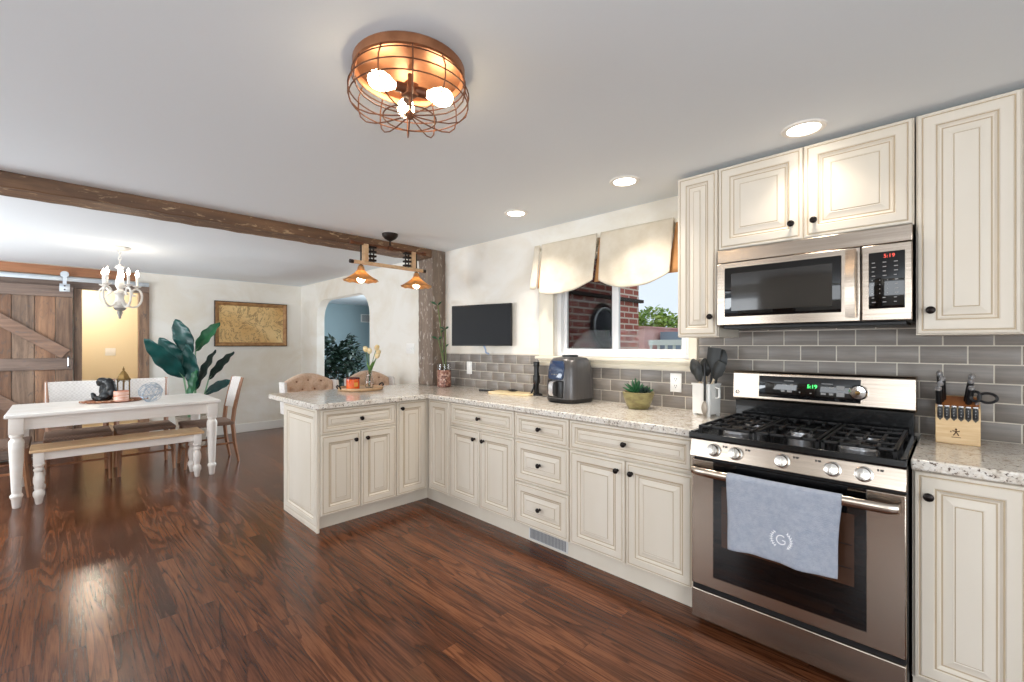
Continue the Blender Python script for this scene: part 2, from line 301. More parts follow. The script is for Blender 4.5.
# ---------------------------------------------------------------- mesh builder
WL = {}                                   # world position of every thing, for building parts in world coordinates
class MB:
    def __init__(s): s.bm = bmesh.new(); s.mi = 0; s.T = None
    def v(s, p):
        p = Vector(p); return s.bm.verts.new(s.T @ p if s.T else p)
    def f(s, vs):
        try:
            q = s.bm.faces.new(vs); q.material_index = s.mi; return q
        except ValueError: return None
    def box(s, x0, x1, y0, y1, z0, z1, bev=0):
        a = [s.v((x, y, z)) for z in (z0, z1) for x, y in ((x0, y0), (x1, y0), (x1, y1), (x0, y1))]
        fs = [s.f([a[i] for i in q]) for q in ((3, 2, 1, 0), (4, 5, 6, 7), (0, 1, 5, 4), (1, 2, 6, 5), (2, 3, 7, 6), (3, 0, 4, 7))]
        if bev:
            es = list({e for f in fs for e in f.edges}); bmesh.ops.bevel(s.bm, geom=es, offset=bev, segments=2, affect='EDGES', profile=.5)
        return s
    def loops(s, L, closed=True, cap0=True, cap1=True):
        R = [[s.v(p) for p in l] for l in L]
        n = len(R[0])
        for a, b in zip(R, R[1:]):
            for i in range(n if closed else n-1):
                j = (i+1) % n; s.f([a[i], a[j], b[j], b[i]])
        if cap0 and closed: s.f(R[0][::-1])
        if cap1 and closed: s.f(R[-1])
        return R
    def tube(s, pts, r, n=8, closed=False, flat=None):
        P = [Vector(p) for p in pts]; m = len(P); rr = r if isinstance(r, (list, tuple)) else [r]*m
        L = []; up = None
        for i in range(m):
            t = (P[(i+1) % m]-P[i-1]) if closed else (P[min(i+1, m-1)]-P[max(i-1, 0)])
            t = t.normalized() if t.length > 1e-9 else Vector((0, 0, 1))
            if up is None: up = Vector((0, 0, 1)) if abs(t.z) < .9 else Vector((1, 0, 0))
            a = up-t*up.dot(t)
            a = a.normalized() if a.length > 1e-6 else t.orthogonal().normalized()
            b = t.cross(a); up = a
            k = flat or 1
            L.append([P[i]+a*math.cos(2*PI*j/n)*rr[i]*k+b*math.sin(2*PI*j/n)*rr[i] for j in range(n)])
        if closed: L.append(L[0]); s.loops(L, True, False, False); bmesh.ops.remove_doubles(s.bm, verts=s.bm.verts[:], dist=1e-6)
        else: s.loops(L)
        return s
    def cyl(s, p0, p1, r0, r1=None, n=16): return s.tube([p0, p1], [r0, r1 if r1 is not None else r0], n)
    def lathe(s, prof, n=24, c=(0, 0, 0), axis=2, sx=1, sy=1):
        L = []
        for r, h in prof:
            l = []
            for j in range(n):
                a = 2*PI*j/n; x, y = r*math.cos(a)*sx, r*math.sin(a)*sy
                p = (x, y, h) if axis == 2 else ((x, h, -y) if axis == 1 else (h, x, y))
                l.append((c[0]+p[0], c[1]+p[1], c[2]+p[2]))
            L.append(l)
        s.loops(L); return s
    def ball(s, c, r, n=16, k=8):
        rx, ry, rz = r if isinstance(r, (list, tuple)) else (r, r, r)
        L = [[(c[0]+rx*math.sin(PI*i/k)*math.cos(2*PI*j/n), c[1]+ry*math.sin(PI*i/k)*math.sin(2*PI*j/n), c[2]-rz*math.cos(PI*i/k)) for j in range(n)] for i in range(1, k)]
        R = s.loops(L, True, False, False)
        b = s.v((c[0], c[1], c[2]-rz)); t = s.v((c[0], c[1], c[2]+rz))
        for j in range(n): s.f([b, R[0][(j+1) % n], R[0][j]]); s.f([t, R[-1][j], R[-1][(j+1) % n]])
        return s
    def prism(s, poly, fn, h0, h1):
        s.loops([[fn(u, v, h0) for u, v in poly], [fn(u, v, h1) for u, v in poly]]); return s
    def grid(s, fn, nu, nv):
        V = [[s.v(fn(i/nu, j/nv)) for i in range(nu+1)] for j in range(nv+1)]
        for j in range(nv):
            for i in range(nu): s.f([V[j][i], V[j][i+1], V[j+1][i+1], V[j+1][i]])
        return s
    def build(s, name, mats, parent=None, W=False, org=None, smooth=35, bev=0, solid=0, sub=0, recalc=True):
        if recalc: bmesh.ops.recalc_face_normals(s.bm, faces=s.bm.faces[:])
        o0 = Vector(org) if org is not None else (WL.get(parent.name, Vector()) if (W and parent) else Vector())
        if o0.length: bmesh.ops.translate(s.bm, verts=s.bm.verts[:], vec=-o0)
        me = bpy.data.meshes.new(name); s.bm.to_mesh(me); s.bm.free()
        for m in (mats if isinstance(mats, (list, tuple)) else [mats]): me.materials.append(m)
        o = bpy.data.objects.new(name, me); COL.objects.link(o)
        if parent: o.parent = parent; WL[o.name] = o0 if W else Vector()
        else: o.location = o0; WL[o.name] = o0
        if bev:
            b = o.modifiers.new('bevel', 'BEVEL'); b.width = bev; b.segments = 2; b.limit_method = 'ANGLE'; b.angle_limit = math.radians(40)
        if solid:
            q = o.modifiers.new('solidify', 'SOLIDIFY'); q.thickness = solid; q.offset = 0
        if sub:
            q = o.modifiers.new('subsurf', 'SUBSURF'); q.levels = sub; q.render_levels = sub
        if smooth:
            for p in me.polygons: p.use_smooth = True
            me.set_sharp_from_angle(angle=math.radians(smooth))
        return o
def tag(o, label=None, cat=None, group=None, kind=None):
    if label: o['label'] = label
    if cat: o['category'] = cat
    if group: o['group'] = group
    if kind: o['kind'] = kind
    return o
def thing(name, label, cat, loc=(0, 0, 0), rz=0, group=None, kind=None):
    o = bpy.data.objects.new(name, None); COL.objects.link(o); o.empty_display_size = .05
    o.location = loc; o.rotation_euler = (0, 0, rz); WL[o.name] = Vector(loc)
    return tag(o, label, cat, group, kind)
def dup(root, loc, rz=None, label=None):
    r = root.copy(); COL.objects.link(r); r.location = loc
    if rz is not None: r.rotation_euler = (0, 0, rz)
    if label: r['label'] = label
    for ch in list(root.children):
        c = ch.copy(); COL.objects.link(c); c.parent = r
        for g in list(ch.children):
            d = g.copy(); COL.objects.link(d); d.parent = c
    return r
def text(body, size, m, parent, name, origin, ux, uy, depth=.0006):
    cu = bpy.data.curves.new('lettering', 'FONT'); cu.body = body; cu.size = size; cu.align_x = 'CENTER'; cu.align_y = 'CENTER'; cu.extrude = depth
    t = bpy.data.objects.new('lettering', cu); COL.objects.link(t)
    bpy.context.view_layer.update()
    me = bpy.data.meshes.new_from_object(t.evaluated_get(bpy.context.evaluated_depsgraph_get()))
    bpy.data.objects.remove(t); bpy.data.curves.remove(cu)
    X = Vector(ux).normalized(); Y = Vector(uy).normalized(); Z = X.cross(Y)
    mx = Matrix((X, Y, Z)).transposed().to_4x4(); mx.translation = Vector(origin)-WL.get(parent.name, Vector())
    me.transform(mx); me.materials.clear(); me.materials.append(m)
    o = bpy.data.objects.new(name, me); COL.objects.link(o); o.parent = parent; WL[o.name] = WL.get(parent.name, Vector()); return o
def struct(name, mb, m, label=None, cat=None, **k):
    o = mb.build(name, m, **k); return tag(o, label, cat, None, 'structure')
def frame(o, u, v, w):
    mx = Matrix((Vector(u), Vector(v), Vector(w))).transposed().to_4x4(); mx.translation = Vector(o); return mx
def bez(p0, p1, p2, p3, n=10):
    return [tuple((1-t)**3*a+3*(1-t)**2*t*b+3*(1-t)*t*t*c+t**3*d for a, b, c, d in zip(p0, p1, p2, p3)) for t in [i/n for i in range(n+1)]]

# ---------------------------------------------------------------- the room shell
ZC = 2.29; WY = 2.81; BX = -7.69; RX = 2.0; FY = -2.9
struct('floor', MB().box(-10.4, RX+.1, FY-.1, 5.5, -.08, 0), M['floor'], smooth=0)
struct('ceiling', MB().box(BX-.1, RX+.1, FY-.1, WY+.12, ZC, ZC+.1).box(-10.4, -3.1, WY+.12, 5.5, ZC, ZC+.1).box(-10.4, BX-.1, FY-.1, WY+.12, ZC, ZC+.1), M['ceiling'], smooth=0)
# wall with the window and the arch
AX0, AX1, AZ, AR = -7.04, -5.355, 2.015, .30
OX0, OX1, OZ0, OZ1 = -2.29, -1.19, 1.235, 2.06
mb = MB()
mb.box(BX-.1, AX0, WY, WY+.12, 0, ZC); mb.box(AX1, OX0, WY, WY+.12, 0, ZC)
arch = []
for i in range(13):
    a = PI-(PI/2)*i/12; arch.append((AX0+AR+AR*math.cos(a), AZ-AR+AR*math.sin(a)))
for i in range(13):
    a = PI/2-(PI/2)*i/12; arch.append((AX1-AR+AR*math.cos(a), AZ-AR+AR*math.sin(a)))
poly = arch+[(AX1, ZC), (AX0, ZC)]
for i in range(len(arch)-1):                    # header over the arch, in strips
    (xa, za), (xb, zb) = arch[i], arch[i+1]
    if xb-xa > 1e-6: mb.prism([(xa, za), (xb, zb), (xb, ZC), (xa, ZC)], lambda u, v, h: (u, h, v), WY, WY+.12)
mb.box(OX0, OX1, WY, WY+.12, 0, OZ0); mb.box(OX0, OX1, WY, WY+.12, OZ1, ZC); mb.box(OX1, RX+.1, WY, WY+.12, 0, ZC)
struct('wall_window', mb, M['plaster'], smooth=30)
# back wall of the dining end with the doorway behind the barn door
DY0, DY1, DZ = .197, .752, 2.02
struct('wall_back', MB().box(BX-.12, BX, FY-.1, DY0, 0, ZC).box(BX-.12, BX, DY1, WY, 0, ZC).box(BX-.12, BX, DY0, DY1, DZ, ZC), M['plaster'], smooth=0)
struct('wall_front', MB().box(BX, -6.8, FY-.1, FY, 0, ZC).box(-6.8, -4.4, FY-.1, FY, 2.15, ZC).box(-4.4, -3.7, FY-.1, FY, 0, ZC)
       .box(-3.7, -2.2, FY-.1, FY, 0, .85).box(-3.7, -2.2, FY-.1, FY, 2.15, ZC).box(-2.2, -.9, FY-.1, FY, 0, ZC).box(-.9, 1.7, FY-.1, FY, 0, .85).box(-.9, 1.7, FY-.1, FY, 2.15, ZC).box(1.7, RX, FY-.1, FY, 0, ZC), M['plain'], smooth=0)  # openings in this unseen wall made to let the added daylight in
struct('wall_right', MB().box(RX, RX+.1, FY, -1.5, 0, ZC).box(RX, RX+.1, -1.5, .3, 2.1, ZC).box(RX, RX+.1, .3, WY, 0, ZC), M['plain'], smooth=0)
struct('baseboard_back', MB().box(BX, BX+.016, .85, WY, 0, .13), M['trim'], bev=.004)
struct('baseboard_window', MB().box(BX+.016, AX0, WY-.016, WY, 0, .13).box(AX1, -4.2, WY-.016, WY, 0, .13), M['trim'], bev=.004)
# hall beyond the doorway and the blue-grey room beyond the arch
struct('wall_hall', MB().box(-9.3, -9.2, -1.6, 1.9, 0, ZC).box(-9.2, BX-.12, 1.8, 1.9, 0, ZC).box(-9.2, BX-.12, -1.7, -1.6, 0, ZC), M['tan'], smooth=0)
struct('baseboard_hall', MB().box(-9.2, -9.185, -1.6, 1.8, 0, .1), M['trim'], smooth=0)
struct('wall_side_room', MB().box(-10.4, -10.3, WY+.12, 5.4, 0, ZC).box(-10.4, -7.9, 5.4, 5.5, 0, ZC).box(-7.9, -5.7, 5.4, 5.5, 0, .9).box(-7.9, -5.7, 5.4, 5.5, 2.1, ZC)
       .box(-5.7, -3.12, 5.4, 5.5, 0, ZC).box(-3.12, -3.06, WY+.12, 5.4, 0, ZC).box(-10.3, BX-.1, WY+.0, WY+.12, 0, ZC), M['teal'], smooth=0)
o = thing('wall_vent', 'white wall vent high on the blue-grey wall seen through the arch', 'vent', (-10.3, 5.30, 1.98))
MB().box(0, .012, -.13, .13, -.10, .10).build('vent_frame', M['trim'], o, bev=.003)
mb = MB()
for k in range(7): mb.box(.012, .018, -.10, .10, -.075+k*.023, -.062+k*.023)
mb.build('vent_slats', M['ventdark'], o)

# beam and post
def rough_box(mb, x0, x1, y0, y1, z0, z1, n, axis, j):
    L = []
    for i in range(n+1):
        t = i/n; r = lambda: random.uniform(-j, j)
        if axis == 1:
            y = y0+(y1-y0)*t; L.append([(x1+r(), y, z1), (x0+r(), y, z1), (x0+r(), y, z0+r()), (x1+r(), y, z0+r())])
        else:
            z = z0+(z1-z0)*t; L.append([(x1+r(), y0+r(), z), (x1+r(), y1, z), (x0+r(), y1, z), (x0+r(), y0+r(), z)])
    mb.loops(L); return mb
struct('ceiling_beam', rough_box(MB(), -3.99, -3.74, FY, 2.64, 2.205, ZC, 60, 1, .004), M['beam'], 'long distressed brown wooden beam across the ceiling', 'beam', smooth=60, bev=.006)
struct('wood_post', rough_box(MB(), -3.99, -3.74, 2.645, WY, .9145, ZC, 30, 2, .003), M['post'], 'distressed wooden post standing on the counter against the wall', 'post', smooth=60, bev=.006)

# ---------------------------------------------------------------- sliding barn door, its casing and rail
o = thing('door_1', 'sliding barn door of weathered brown planks with diagonal brace', 'door', (BX+.06, -.42, 0), kind='structure')
y0, y1 = -.98, .118
mb = MB(); random.seed(3); y = y0
for wd in (.20, .19, .21, .18, .17, .148):
    mb.box(BX+.050, BX+.078, y, y+wd-.004, .02, 2.0); y += wd
mb.build('plank_panel', M['barn'], o, W=True, bev=.003)
mb = MB(); X0, X1 = BX+.078, BX+.100
mb.box(X0, X1, y0, y1, 1.90, 2.03); mb.build('top_rail', M['barnh'], o, W=True, bev=.003)
MB().box(X0, X1, y0, y1, 1.03, 1.17).build('middle_rail', M['barnh'], o, W=True, bev=.003)
MB().box(X0, X1, y0, y1, .03, .20).build('bottom_rail', M['barnh'], o, W=True, bev=.003)
MB().box(X0, X1, y0, y0+.13, .20, 1.90).build('stile', M['barn'], o, W=True, bev=.003)
mb = MB(); q = .062
def diag(ya, za, yb, zb):
    t = Vector((yb-ya, zb-za)).normalized(); n = Vector((-t.y, t.x))*q
    mb.prism([(ya+n.x, za+n.y), (ya-n.x, za-n.y), (yb-n.x, zb-n.y), (yb+n.x, zb+n.y)], lambda u, v, h: (h, u, v), X0, X1+.006)
diag(-.80, 1.86, .055, 1.215); mb.build('diagonal_brace', M['barnh'], o, W=True, bev=.003)
mb = MB(); diag(-.80, .96, .055, .26); mb.build('diagonal_brace', M['barnh'], o, W=True, bev=.003)
h = MB().box(X1, X1+.006, .0, .09, 1.965, 2.06, .002).build('hanger_plate', M['railsteel'], o, W=True)
MB().cyl((X1+.006, .045, 1.99), (X1+.014, .045, 1.99), .009, n=6).cyl((X1+.006, .045, 2.035), (X1+.014, .045, 2.035), .009, n=6).build('bolt', M['darkmetal'], h, W=True)
MB().tube([(X1, .075, 1.06), (X1+.03, .075, 1.075), (X1+.03, .075, 1.165), (X1, .075, 1.18)], .007, 6).build('handle', M['railsteel'], o, W=True)
struct('trim_1', MB().box(BX, BX+.03, .125, .197, 0, 2.02).box(BX, BX+.03, .74, .846, 0, 2.02).box(BX-.13, BX, .740, .7525, 0, 2.02), M['barn'], 'weathered wooden casing boards beside the hall doorway', 'trim', bev=.003)
struct('trim_2', MB().box(BX, BX+.03, FY, .846, 2.021, 2.125), M['barnh'], 'grey-brown header board over the hall doorway', 'trim', bev=.003)
struct('trim_3', MB().box(BX, BX+.026, FY, .70, 2.165, 2.275), M['board_brown'], 'reddish brown board above the barn door rail', 'trim', bev=.003)
o = thing('barn_door_rail', 'pale steel sliding rail mounted above the barn door', 'rail', (BX+.05, -.4, 2.13))
MB().box(BX+.046, BX+.056, FY+.02, .84, 2.098, 2.150, .001).build('track', M['railsteel'], o, W=True)
for yy in (-1.2, -.26, .40, .76):
    MB().cyl((BX+.030, yy, 2.124), (BX+.066, yy, 2.124), .017, n=12).build('standoff', M['railsteel'], o, W=True)
MB().lathe([(0, -.006), (.036, -.006), (.04, 0), (.036, .006), (0, .006)], 18, (BX+.082, .045, 2.175), 0).box(BX+.086, BX+.092, .028, .062, 2.06, 2.19).build('roller', M['railsteel'], o, W=True)

def plate(name, label, cat, o, u, v, wv, w, h, gangs, kind):
    t = thing(name, label, cat, o); T = frame((0, 0, 0), u, v, wv)
    mb = MB(); mb.T = T; mb.box(-w/2, w/2, -h/2, h/2, 0, .006, .002); mb.build('cover_plate', M['plate'], t)
    for g in range(gangs):
        x = (g-(gangs-1)/2)*.046
        mb = MB(); mb.T = T
        if kind == 'switch': mb.box(x-.009, x+.009, -.016, .016, .006, .013, .001); mb.build('toggle', M['plate'], t)
        elif kind == 'rocker': mb.box(x-.017, x+.017, -.034, .034, .006, .010, .001); mb.build('rocker', M['plate'], t)
        else:
            for s in (-.022, .022): mb.box(x-.008, x-.005, s-.002, s+.008, .006, .0068).box(x+.005, x+.008, s-.002, s+.008, .006, .0068).cyl((x, s-.010, .006), (x, s-.010, .0068), .003, n=8)
            mb.build('outlet_slots', M['slot'], t)
    return t
ax_w = ((1, 0, 0), (0, 0, 1), (0, -1, 0)); ax_p = ((0, 1, 0), (0, 0, 1), (1, 0, 0))
plate('light_switch', 'pale switch plate on the tan hall wall', 'switch', (-9.2, .55, 1.22), *ax_p, .12, .115, 2, 'switch')
plate('light_switch', 'cream triple switch plate between the arch and the post', 'switch', (-4.40, WY, 1.285), *ax_w, .165, .115, 3, 'switch')
plate('wall_outlet', 'white plate on tiles under the wall television', 'outlet', (-3.34, WY-.012, 1.105), *ax_w, .075, .12, 1, 'rocker')
plate('wall_outlet', 'cream outlet on tiles between the succulent and the utensil crock', 'outlet', (-1.274, WY-.012, 1.082), *ax_w, .075, .12, 1, 'outlet')

# ---------------------------------------------------------------- kitchen window
o = thing('window_1', 'white two-pane sliding kitchen window over the counter', 'window', (-1.735, WY, 1.285), kind='structure')
mb = MB(); mb.box(-2.44, OX0, WY-.022, WY, 1.235, 2.13).box(OX1, -1.135, WY-.022, WY, 1.235, 2.13).box(OX0, OX1, WY-.022, WY, OZ1, 2.13)
mb.build('casing', M['casing'], o, W=True, bev=.005)
mb = MB(); mb.prism([(WY, 1.165), (WY-.020, 1.165), (WY-.026, 1.185), (WY-.020, 1.190), (WY-.034, 1.205), (WY-.034, 1.210), (WY, 1.210)], lambda u, v, h: (h, u, v), -2.44, -1.135)
mb.build('apron', M['casing'], o, W=True, smooth=0)
MB().box(-2.46, -1.13, WY-.055, WY+.03, 1.210, 1.235).build('sill', M['casing'], o, W=True, bev=.006)
f = MB(); f.box(OX0, OX1, WY+.03, WY+.10, 1.235, 1.264).box(OX0, OX1, WY+.03, WY+.10, OZ1-.04, OZ1).box(OX0, OX0+.038, WY+.03, WY+.10, 1.264, OZ1-.04).box(OX1-.038, OX1, WY+.03, WY+.10, 1.264, OZ1-.04)
f.build('frame', M['vinyl'], o, W=True, bev=.004)
def sash(x0, x1, y):
    a = MB(); w = .032
    a.box(x0, x1, y, y+.026, 1.264, 1.264+w).box(x0, x1, y, y+.026, OZ1-.04-w, OZ1-.04).box(x0, x0+w, y, y+.026, 1.264+w, OZ1-.04-w).box(x1-w, x1, y, y+.026, 1.264+w, OZ1-.04-w)
    s = a.build('sash', M['vinyl'], o, W=True, bev=.003)
    MB().box(x0+w, x1-w, y+.011, y+.015, 1.264+w, OZ1-.04-w).build('pane', M['pane'], s, W=True, smooth=0)
sash(OX0+.038, -1.768, WY+.066); sash(-1.758, OX1-.038, WY+.036)
MB().box(OX0+.04, -1.77, WY+.097, WY+.0985, 1.27, OZ1-.05).build('insect_screen', M['screen'], o, W=True, smooth=0)
MB().box(-1.93, -1.87, WY+.056, WY+.0655, 1.264, 1.290).build('latch', M['vinyl'], o, W=True, bev=.002)

# ---------------------------------------------------------------- outside the window
struct('ground', MB().box(-40, 40, 5.5, 70, -.5, -.4).box(-3.05, 40, WY+.12, 5.5, -.5, -.4), M['grass'], 'lawn', smooth=0)
struct('wall_exterior', MB().box(-3.06, -3.0, WY+.12, 5.45, -.4, 2.4), M['brick'], 'red brick wall of the next wing outside the window', 'wall', smooth=0)
struct('trim_4', MB().box(-2.999, -2.95, WY+.12, 5.50, 1.885, 1.925), M['roofdark'], 'dark gutter strip along the brick wall', 'gutter', smooth=0)
o = thing('wall_disc', 'round dark disc with pale rim hung on the brick wall outside', 'disc', (-3.0, 4.57, 1.54))
MB().lathe([(0, .02), (.20, .02), (.235, .0), (.235, .03), (.20, .05), (.12, .075), (0, .085)], 40, axis=0).build('dish', M['metaldish'], o)
MB().tube([(.045, .222*math.cos(2*PI*i/40), .222*math.sin(2*PI*i/40)) for i in range(40)], .016, 8, True).build('rim', M['silver'], o)
mb = MB()
for i in range(72):
    a = 2*PI*i/72; c, s_ = math.cos(a), math.sin(a); mb.tube([(.02, .24*c, .24*s_), (.05, .262*c, .262*s_), (.02, .285*c, .285*s_)], .006, 5)
mb.build('coil_edge', M['darkmetal'], o)
struct('outbuilding', MB().box(-11.5, -8.55, 16, 19, -.4, 2.00).box(-11.6, -8.5, 15.9, 19.1, 2.0, 2.06), M['redwall'], smooth=0)
bpy.data.objects['outbuilding'].pop('kind'); tag(bpy.data.objects['outbuilding'], 'faded red outbuilding wall below the tree outside', 'building')
o = MB().box(-8.4, -5.0, 17, 20, -.4, 1.85).build('shed', M['siding'], smooth=0); tag(o, 'grey-blue sided shed beside the red outbuilding', 'building')
o = thing('porch_railing', 'white porch railing in front of the grey-blue shed', 'railing', (-5.4, 11, -.4))
MB().box(-5.75, -4.2, 10.96, 11.04, 1.32, 1.46).build('top_rail', M['trim'], o, W=True)
MB().box(-5.75, -4.2, 10.97, 11.03, .55, .62).build('bottom_rail', M['trim'], o, W=True)
for k in range(8): MB().box(-5.72+k*.21, -5.66+k*.21, 10.98, 11.02, -.4 if k % 4 == 0 else .62, 1.32).build('baluster', M['trim'], o, W=True)
def blade(mb, c, d, up, l, w):
    d = d.normalized(); s = d.cross(up).normalized()*w; n = s.cross(d).normalized()*l*.12; c = Vector(c)
    a = [mb.v(c), mb.v(c+d*l*.45+s-n*.3), mb.v(c+d*l+n*-1), mb.v(c+d*l*.45-s-n*.3), mb.v(c+d*l*.5+n)]
    mb.f([a[0], a[1], a[4]]); mb.f([a[1], a[2], a[4]]); mb.f([a[2], a[3], a[4]]); mb.f([a[3], a[0], a[4]])
def rv(): return Vector((random.gauss(0, 1), random.gauss(0, 1), random.gauss(0, 1)))
random.seed(11)
o = thing('leafy_tree', 'yellow-green leafy tree behind the red outbuilding', 'tree', (-11.5, 22, -.4))
MB().tube([(0, 0, 0), (.1, 0, 1.4), (.0, .1, 2.4)], [.2, .15, .1], 8).build('trunk', M['bark'], o)
mb = MB()
for c, r in (((-1.1, 0, 2.75), 1.0), ((.1, .2, 3.0), 1.05), ((1.2, 0, 2.6), .95), ((-.2, -.3, 2.1), .95), ((2.3, .4, 2.1), .9), ((-2.2, .3, 2.7), 1.05)):
    for k in range(420):
        p = rv().normalized()*r*random.uniform(.55, 1); p.z *= .75; blade(mb, Vector(c)+p, rv(), Vector((0, 0, 1)), .26, .10)
mb.build('foliage', M['treeleaf'], o, smooth=0, recalc=False)

# ---------------------------------------------------------------- tile backsplash
def tiles():
    mb = MB(); pz, px, g = .0815, .1575, .005
    z0 = .9145
    def cut(x0, x1, z, zt):               # tile rectangle, minus the window trim and outside the tiled area
        top = 1.248 if x1 <= -2.445 else (1.163 if x0 < -1.13 else 9)
        z1 = min(zt, top)
        if z1-z > .012 and x1-x0 > .012: mb.box(x0, x1, WY-.0085, WY-.004, z, z1, .001)
    for r in range(0, 8):
        z = z0+.002+r*pz; zt = z+pz-g; x = -3.735+(px/2 if r % 2 else 0)-px
        while x < 1.0:
            a, b = max(x+g/2, -3.735), min(x+px-g/2, 1.0); x += px
            if b-a < .012: continue
            if z > 1.24 and b <= -2.445: continue
            cuts = sorted([c for c in (-2.445, -1.13) if a < c < b]); e = [a]+cuts+[b]
            for p, q in zip(e, e[1:]): cut(p, q, z, min(zt, 1.44))
    return mb
o = thing('tile_backsplash', 'taupe subway tile backsplash along the counter wall', 'backsplash', (-1.3, WY, .9145), kind='structure')
tiles().build('tiles', M['tile'], o, W=True, smooth=30)
MB().box(-3.735, -2.445, WY-.006, WY, .9145, 1.249).box(-2.445, -1.13, WY-.006, WY, .9145, 1.163).box(-1.13, 1.0, WY-.006, WY, .9145, 1.44).build('grout_bed', M['grout'], o, W=True, smooth=0)

# ---------------------------------------------------------------- cabinets
def panel(T, w, h, th=.020, fr=.052, name='door', parent=None, m=None):
    """a raised-panel door or drawer front: profiled loops, with brown glaze lying in the grooves"""
    k = min(1, min(w, h)*.5/(fr+.075))
    k = max(k, .45); f_ = fr*k
    steps = [(0, 0), (0, th-.007), (.003, th-.003), (.011, th-.001), (.013, th-.004), (.017, th-.004), (.020, th), (f_, th), (f_+.003, th-.003), (f_+.005*k+.003, th-.003), (f_+.012*k+.003, th-.011), (f_+.016*k+.003, th-.0125), (f_+.021*k+.003, th-.0125), (f_+.050*k, th-.003), (f_+.053*k, th-.0045), (f_+.056*k, th-.0025)]
    glz = {4, 8, 11, 14}
    mb = MB(); mb.T = T; R = []
    for i, d in steps: R.append([mb.v(p) for p in ((i, i, d), (w-i, i, d), (w-i, h-i, d), (i, h-i, d))])
    for j in range(len(R)-1):
        mb.mi = 1 if j in glz else 0
        for q in range(4): mb.f([R[j][q], R[j][(q+1) % 4], R[j+1][(q+1) % 4], R[j+1][q]])
    mb.mi = 0; mb.f(R[-1]); mb.f(R[0][::-1])
    return mb.build(name, [M['cream'], M['glaze']], parent, W=True, smooth=25)
def knob(T, u, v, parent, d=.020):
    mb = MB(); mb.T = T
    mb.lathe([(0, d), (.009, d), (.007, d+.004), (.0055, d+.013), (.012, d+.017), (.0155, d+.022), (.0145, d+.027), (.008, d+.0305), (0, d+.031)], 18, (u, v, 0)); return mb.build('knob', M['bronze'], parent, W=True)
def window_T(x, y, z): return frame((x, y, z), (1, 0, 0), (0, 0, 1), (0, -1, 0))
def pen_T(x, y, z): return frame((x, y, z), (0, 1, 0), (0, 0, 1), (1, 0, 0))
YF = 2.21                # carcass front plane on the window wall; doors stand 2 cm in front
def base_cab(name, label, x0, x1, fronts, toe=True, tx0=None):
    o = thing(name, label, 'cabinet', ((x0+x1)/2, 2.5, 0), group='cream base cabinets')
    mb = MB(); mb.box(x0, x1, YF, 2.80, .105, .873); mb.build('carcass', M['cream'], o, W=True, smooth=0)
    a = MB(); a.box(x0 if tx0 is None else tx0, x1, 2.245, 2.262, 0, .105); a.build('toe_kick', M['cream'], o, W=True, smooth=0)
    for kind, a, b, z0, z1, kn in fronts:
        T = window_T(a+.003, YF, z0); p = panel(T, b-a-.006, z1-z0, name=kind, parent=o)
        if kn: knob(T, kn[0]*(b-a-.006), (z1-z0)*kn[1] if kn[1] <= 1 else kn[1], p)
    return o
base_cab('corner_cabinet', 'narrow cream base door in the inside corner, without a knob', -3.178, -2.866, [('door', -3.155, -2.869, .115, .866, None)], tx0=-3.2495)
base_cab('base_cabinet', 'cream base cabinet below the television, one wide drawer over two doors', -2.866, -2.144,
         [('drawer', -2.863, -2.147, .690, .866, (.5, .5)), ('door', -2.863, -2.507, .115, .682, (.87, .89)), ('door', -2.503, -2.147, .115, .682, (.13, .89))])
base_cab('drawer_cabinet', 'cream stack of three drawers above the floor vent', -2.144, -1.676,
         [('drawer', -2.141, -1.679, .690, .866, (.5, .5)), ('drawer', -2.141, -1.679, .404, .682, (.5, .5)), ('drawer', -2.141, -1.679, .115, .396, (.5, .5))])
base_cab('base_cabinet', 'cream base cabinet left of the range, wide drawer over two doors', -1.676, -.902,
         [('drawer', -1.673, -.905, .690, .866, (.5, .5)), ('door', -1.673, -1.291, .115, .682, (.89, .90)), ('door', -1.287, -.905, .115, .682, (.10, .90))])
base_cab('base_cabinet', 'cream base cabinet with tall full-height door right of the range', -.108, .46, [('door', -.105, .180, .115, .866, (.14, .89)), ('door', .186, .457, .115, .866, (.14, .89))])

PX = -3.185              # carcass front of the peninsula; doors face the camera side
def pen_cab(name, label, y0, y1, fronts):
    o = thing(name, label, 'cabinet', (-3.5, (y0+y1)/2, 0), group='cream base cabinets')
    MB().box(-3.84, PX, y0, y1, .105, .873).build('carcass', M['cream'], o, W=True, smooth=0)
    MB().box(PX-.082, PX-.065, y0, min(y1, 2.262), 0, .105).build('toe_kick', M['cream'], o, W=True, smooth=0)
    for kind, a, b, z0, z1, kn in fronts:
        T = pen_T(PX, a+.003, z0); p = panel(T, b-a-.006, z1-z0, name=kind, parent=o)
        if kn: knob(T, kn[0]*(b-a-.006), (z1-z0)*kn[1], p)
    return o
o = pen_cab('peninsula_cabinet', 'cream peninsula end cabinet with panelled side, drawer over two doors', 1.285, 1.895,
        [('drawer', 1.292, 1.892, .690, .866, (.5, .5)), ('door', 1.292, 1.590, .115, .682, (.86, .90)), ('door', 1.594, 1.892, .115, .682, (.14, .90))])
panel(window_T(-3.815, 1.285, .03), .63, .835, .018, .05, 'end_panel', o)
mb = MB(); mb.box(-3.84, PX+.012, 1.270, 1.285, 0, .03).box(PX-.012, PX+.004, 1.268, 1.290, 0, .873).box(-3.84, -3.80, 1.270, 1.285, .03, .873); mb.build('corner_trim', M['cream'], o, W=True, bev=.002)
pen_cab('peninsula_cabinet', 'cream narrow tall door on the peninsula next to the inside corner', 1.895, 2.80, [('door', 1.898, 2.185, .115, .866, (.13, .93))])

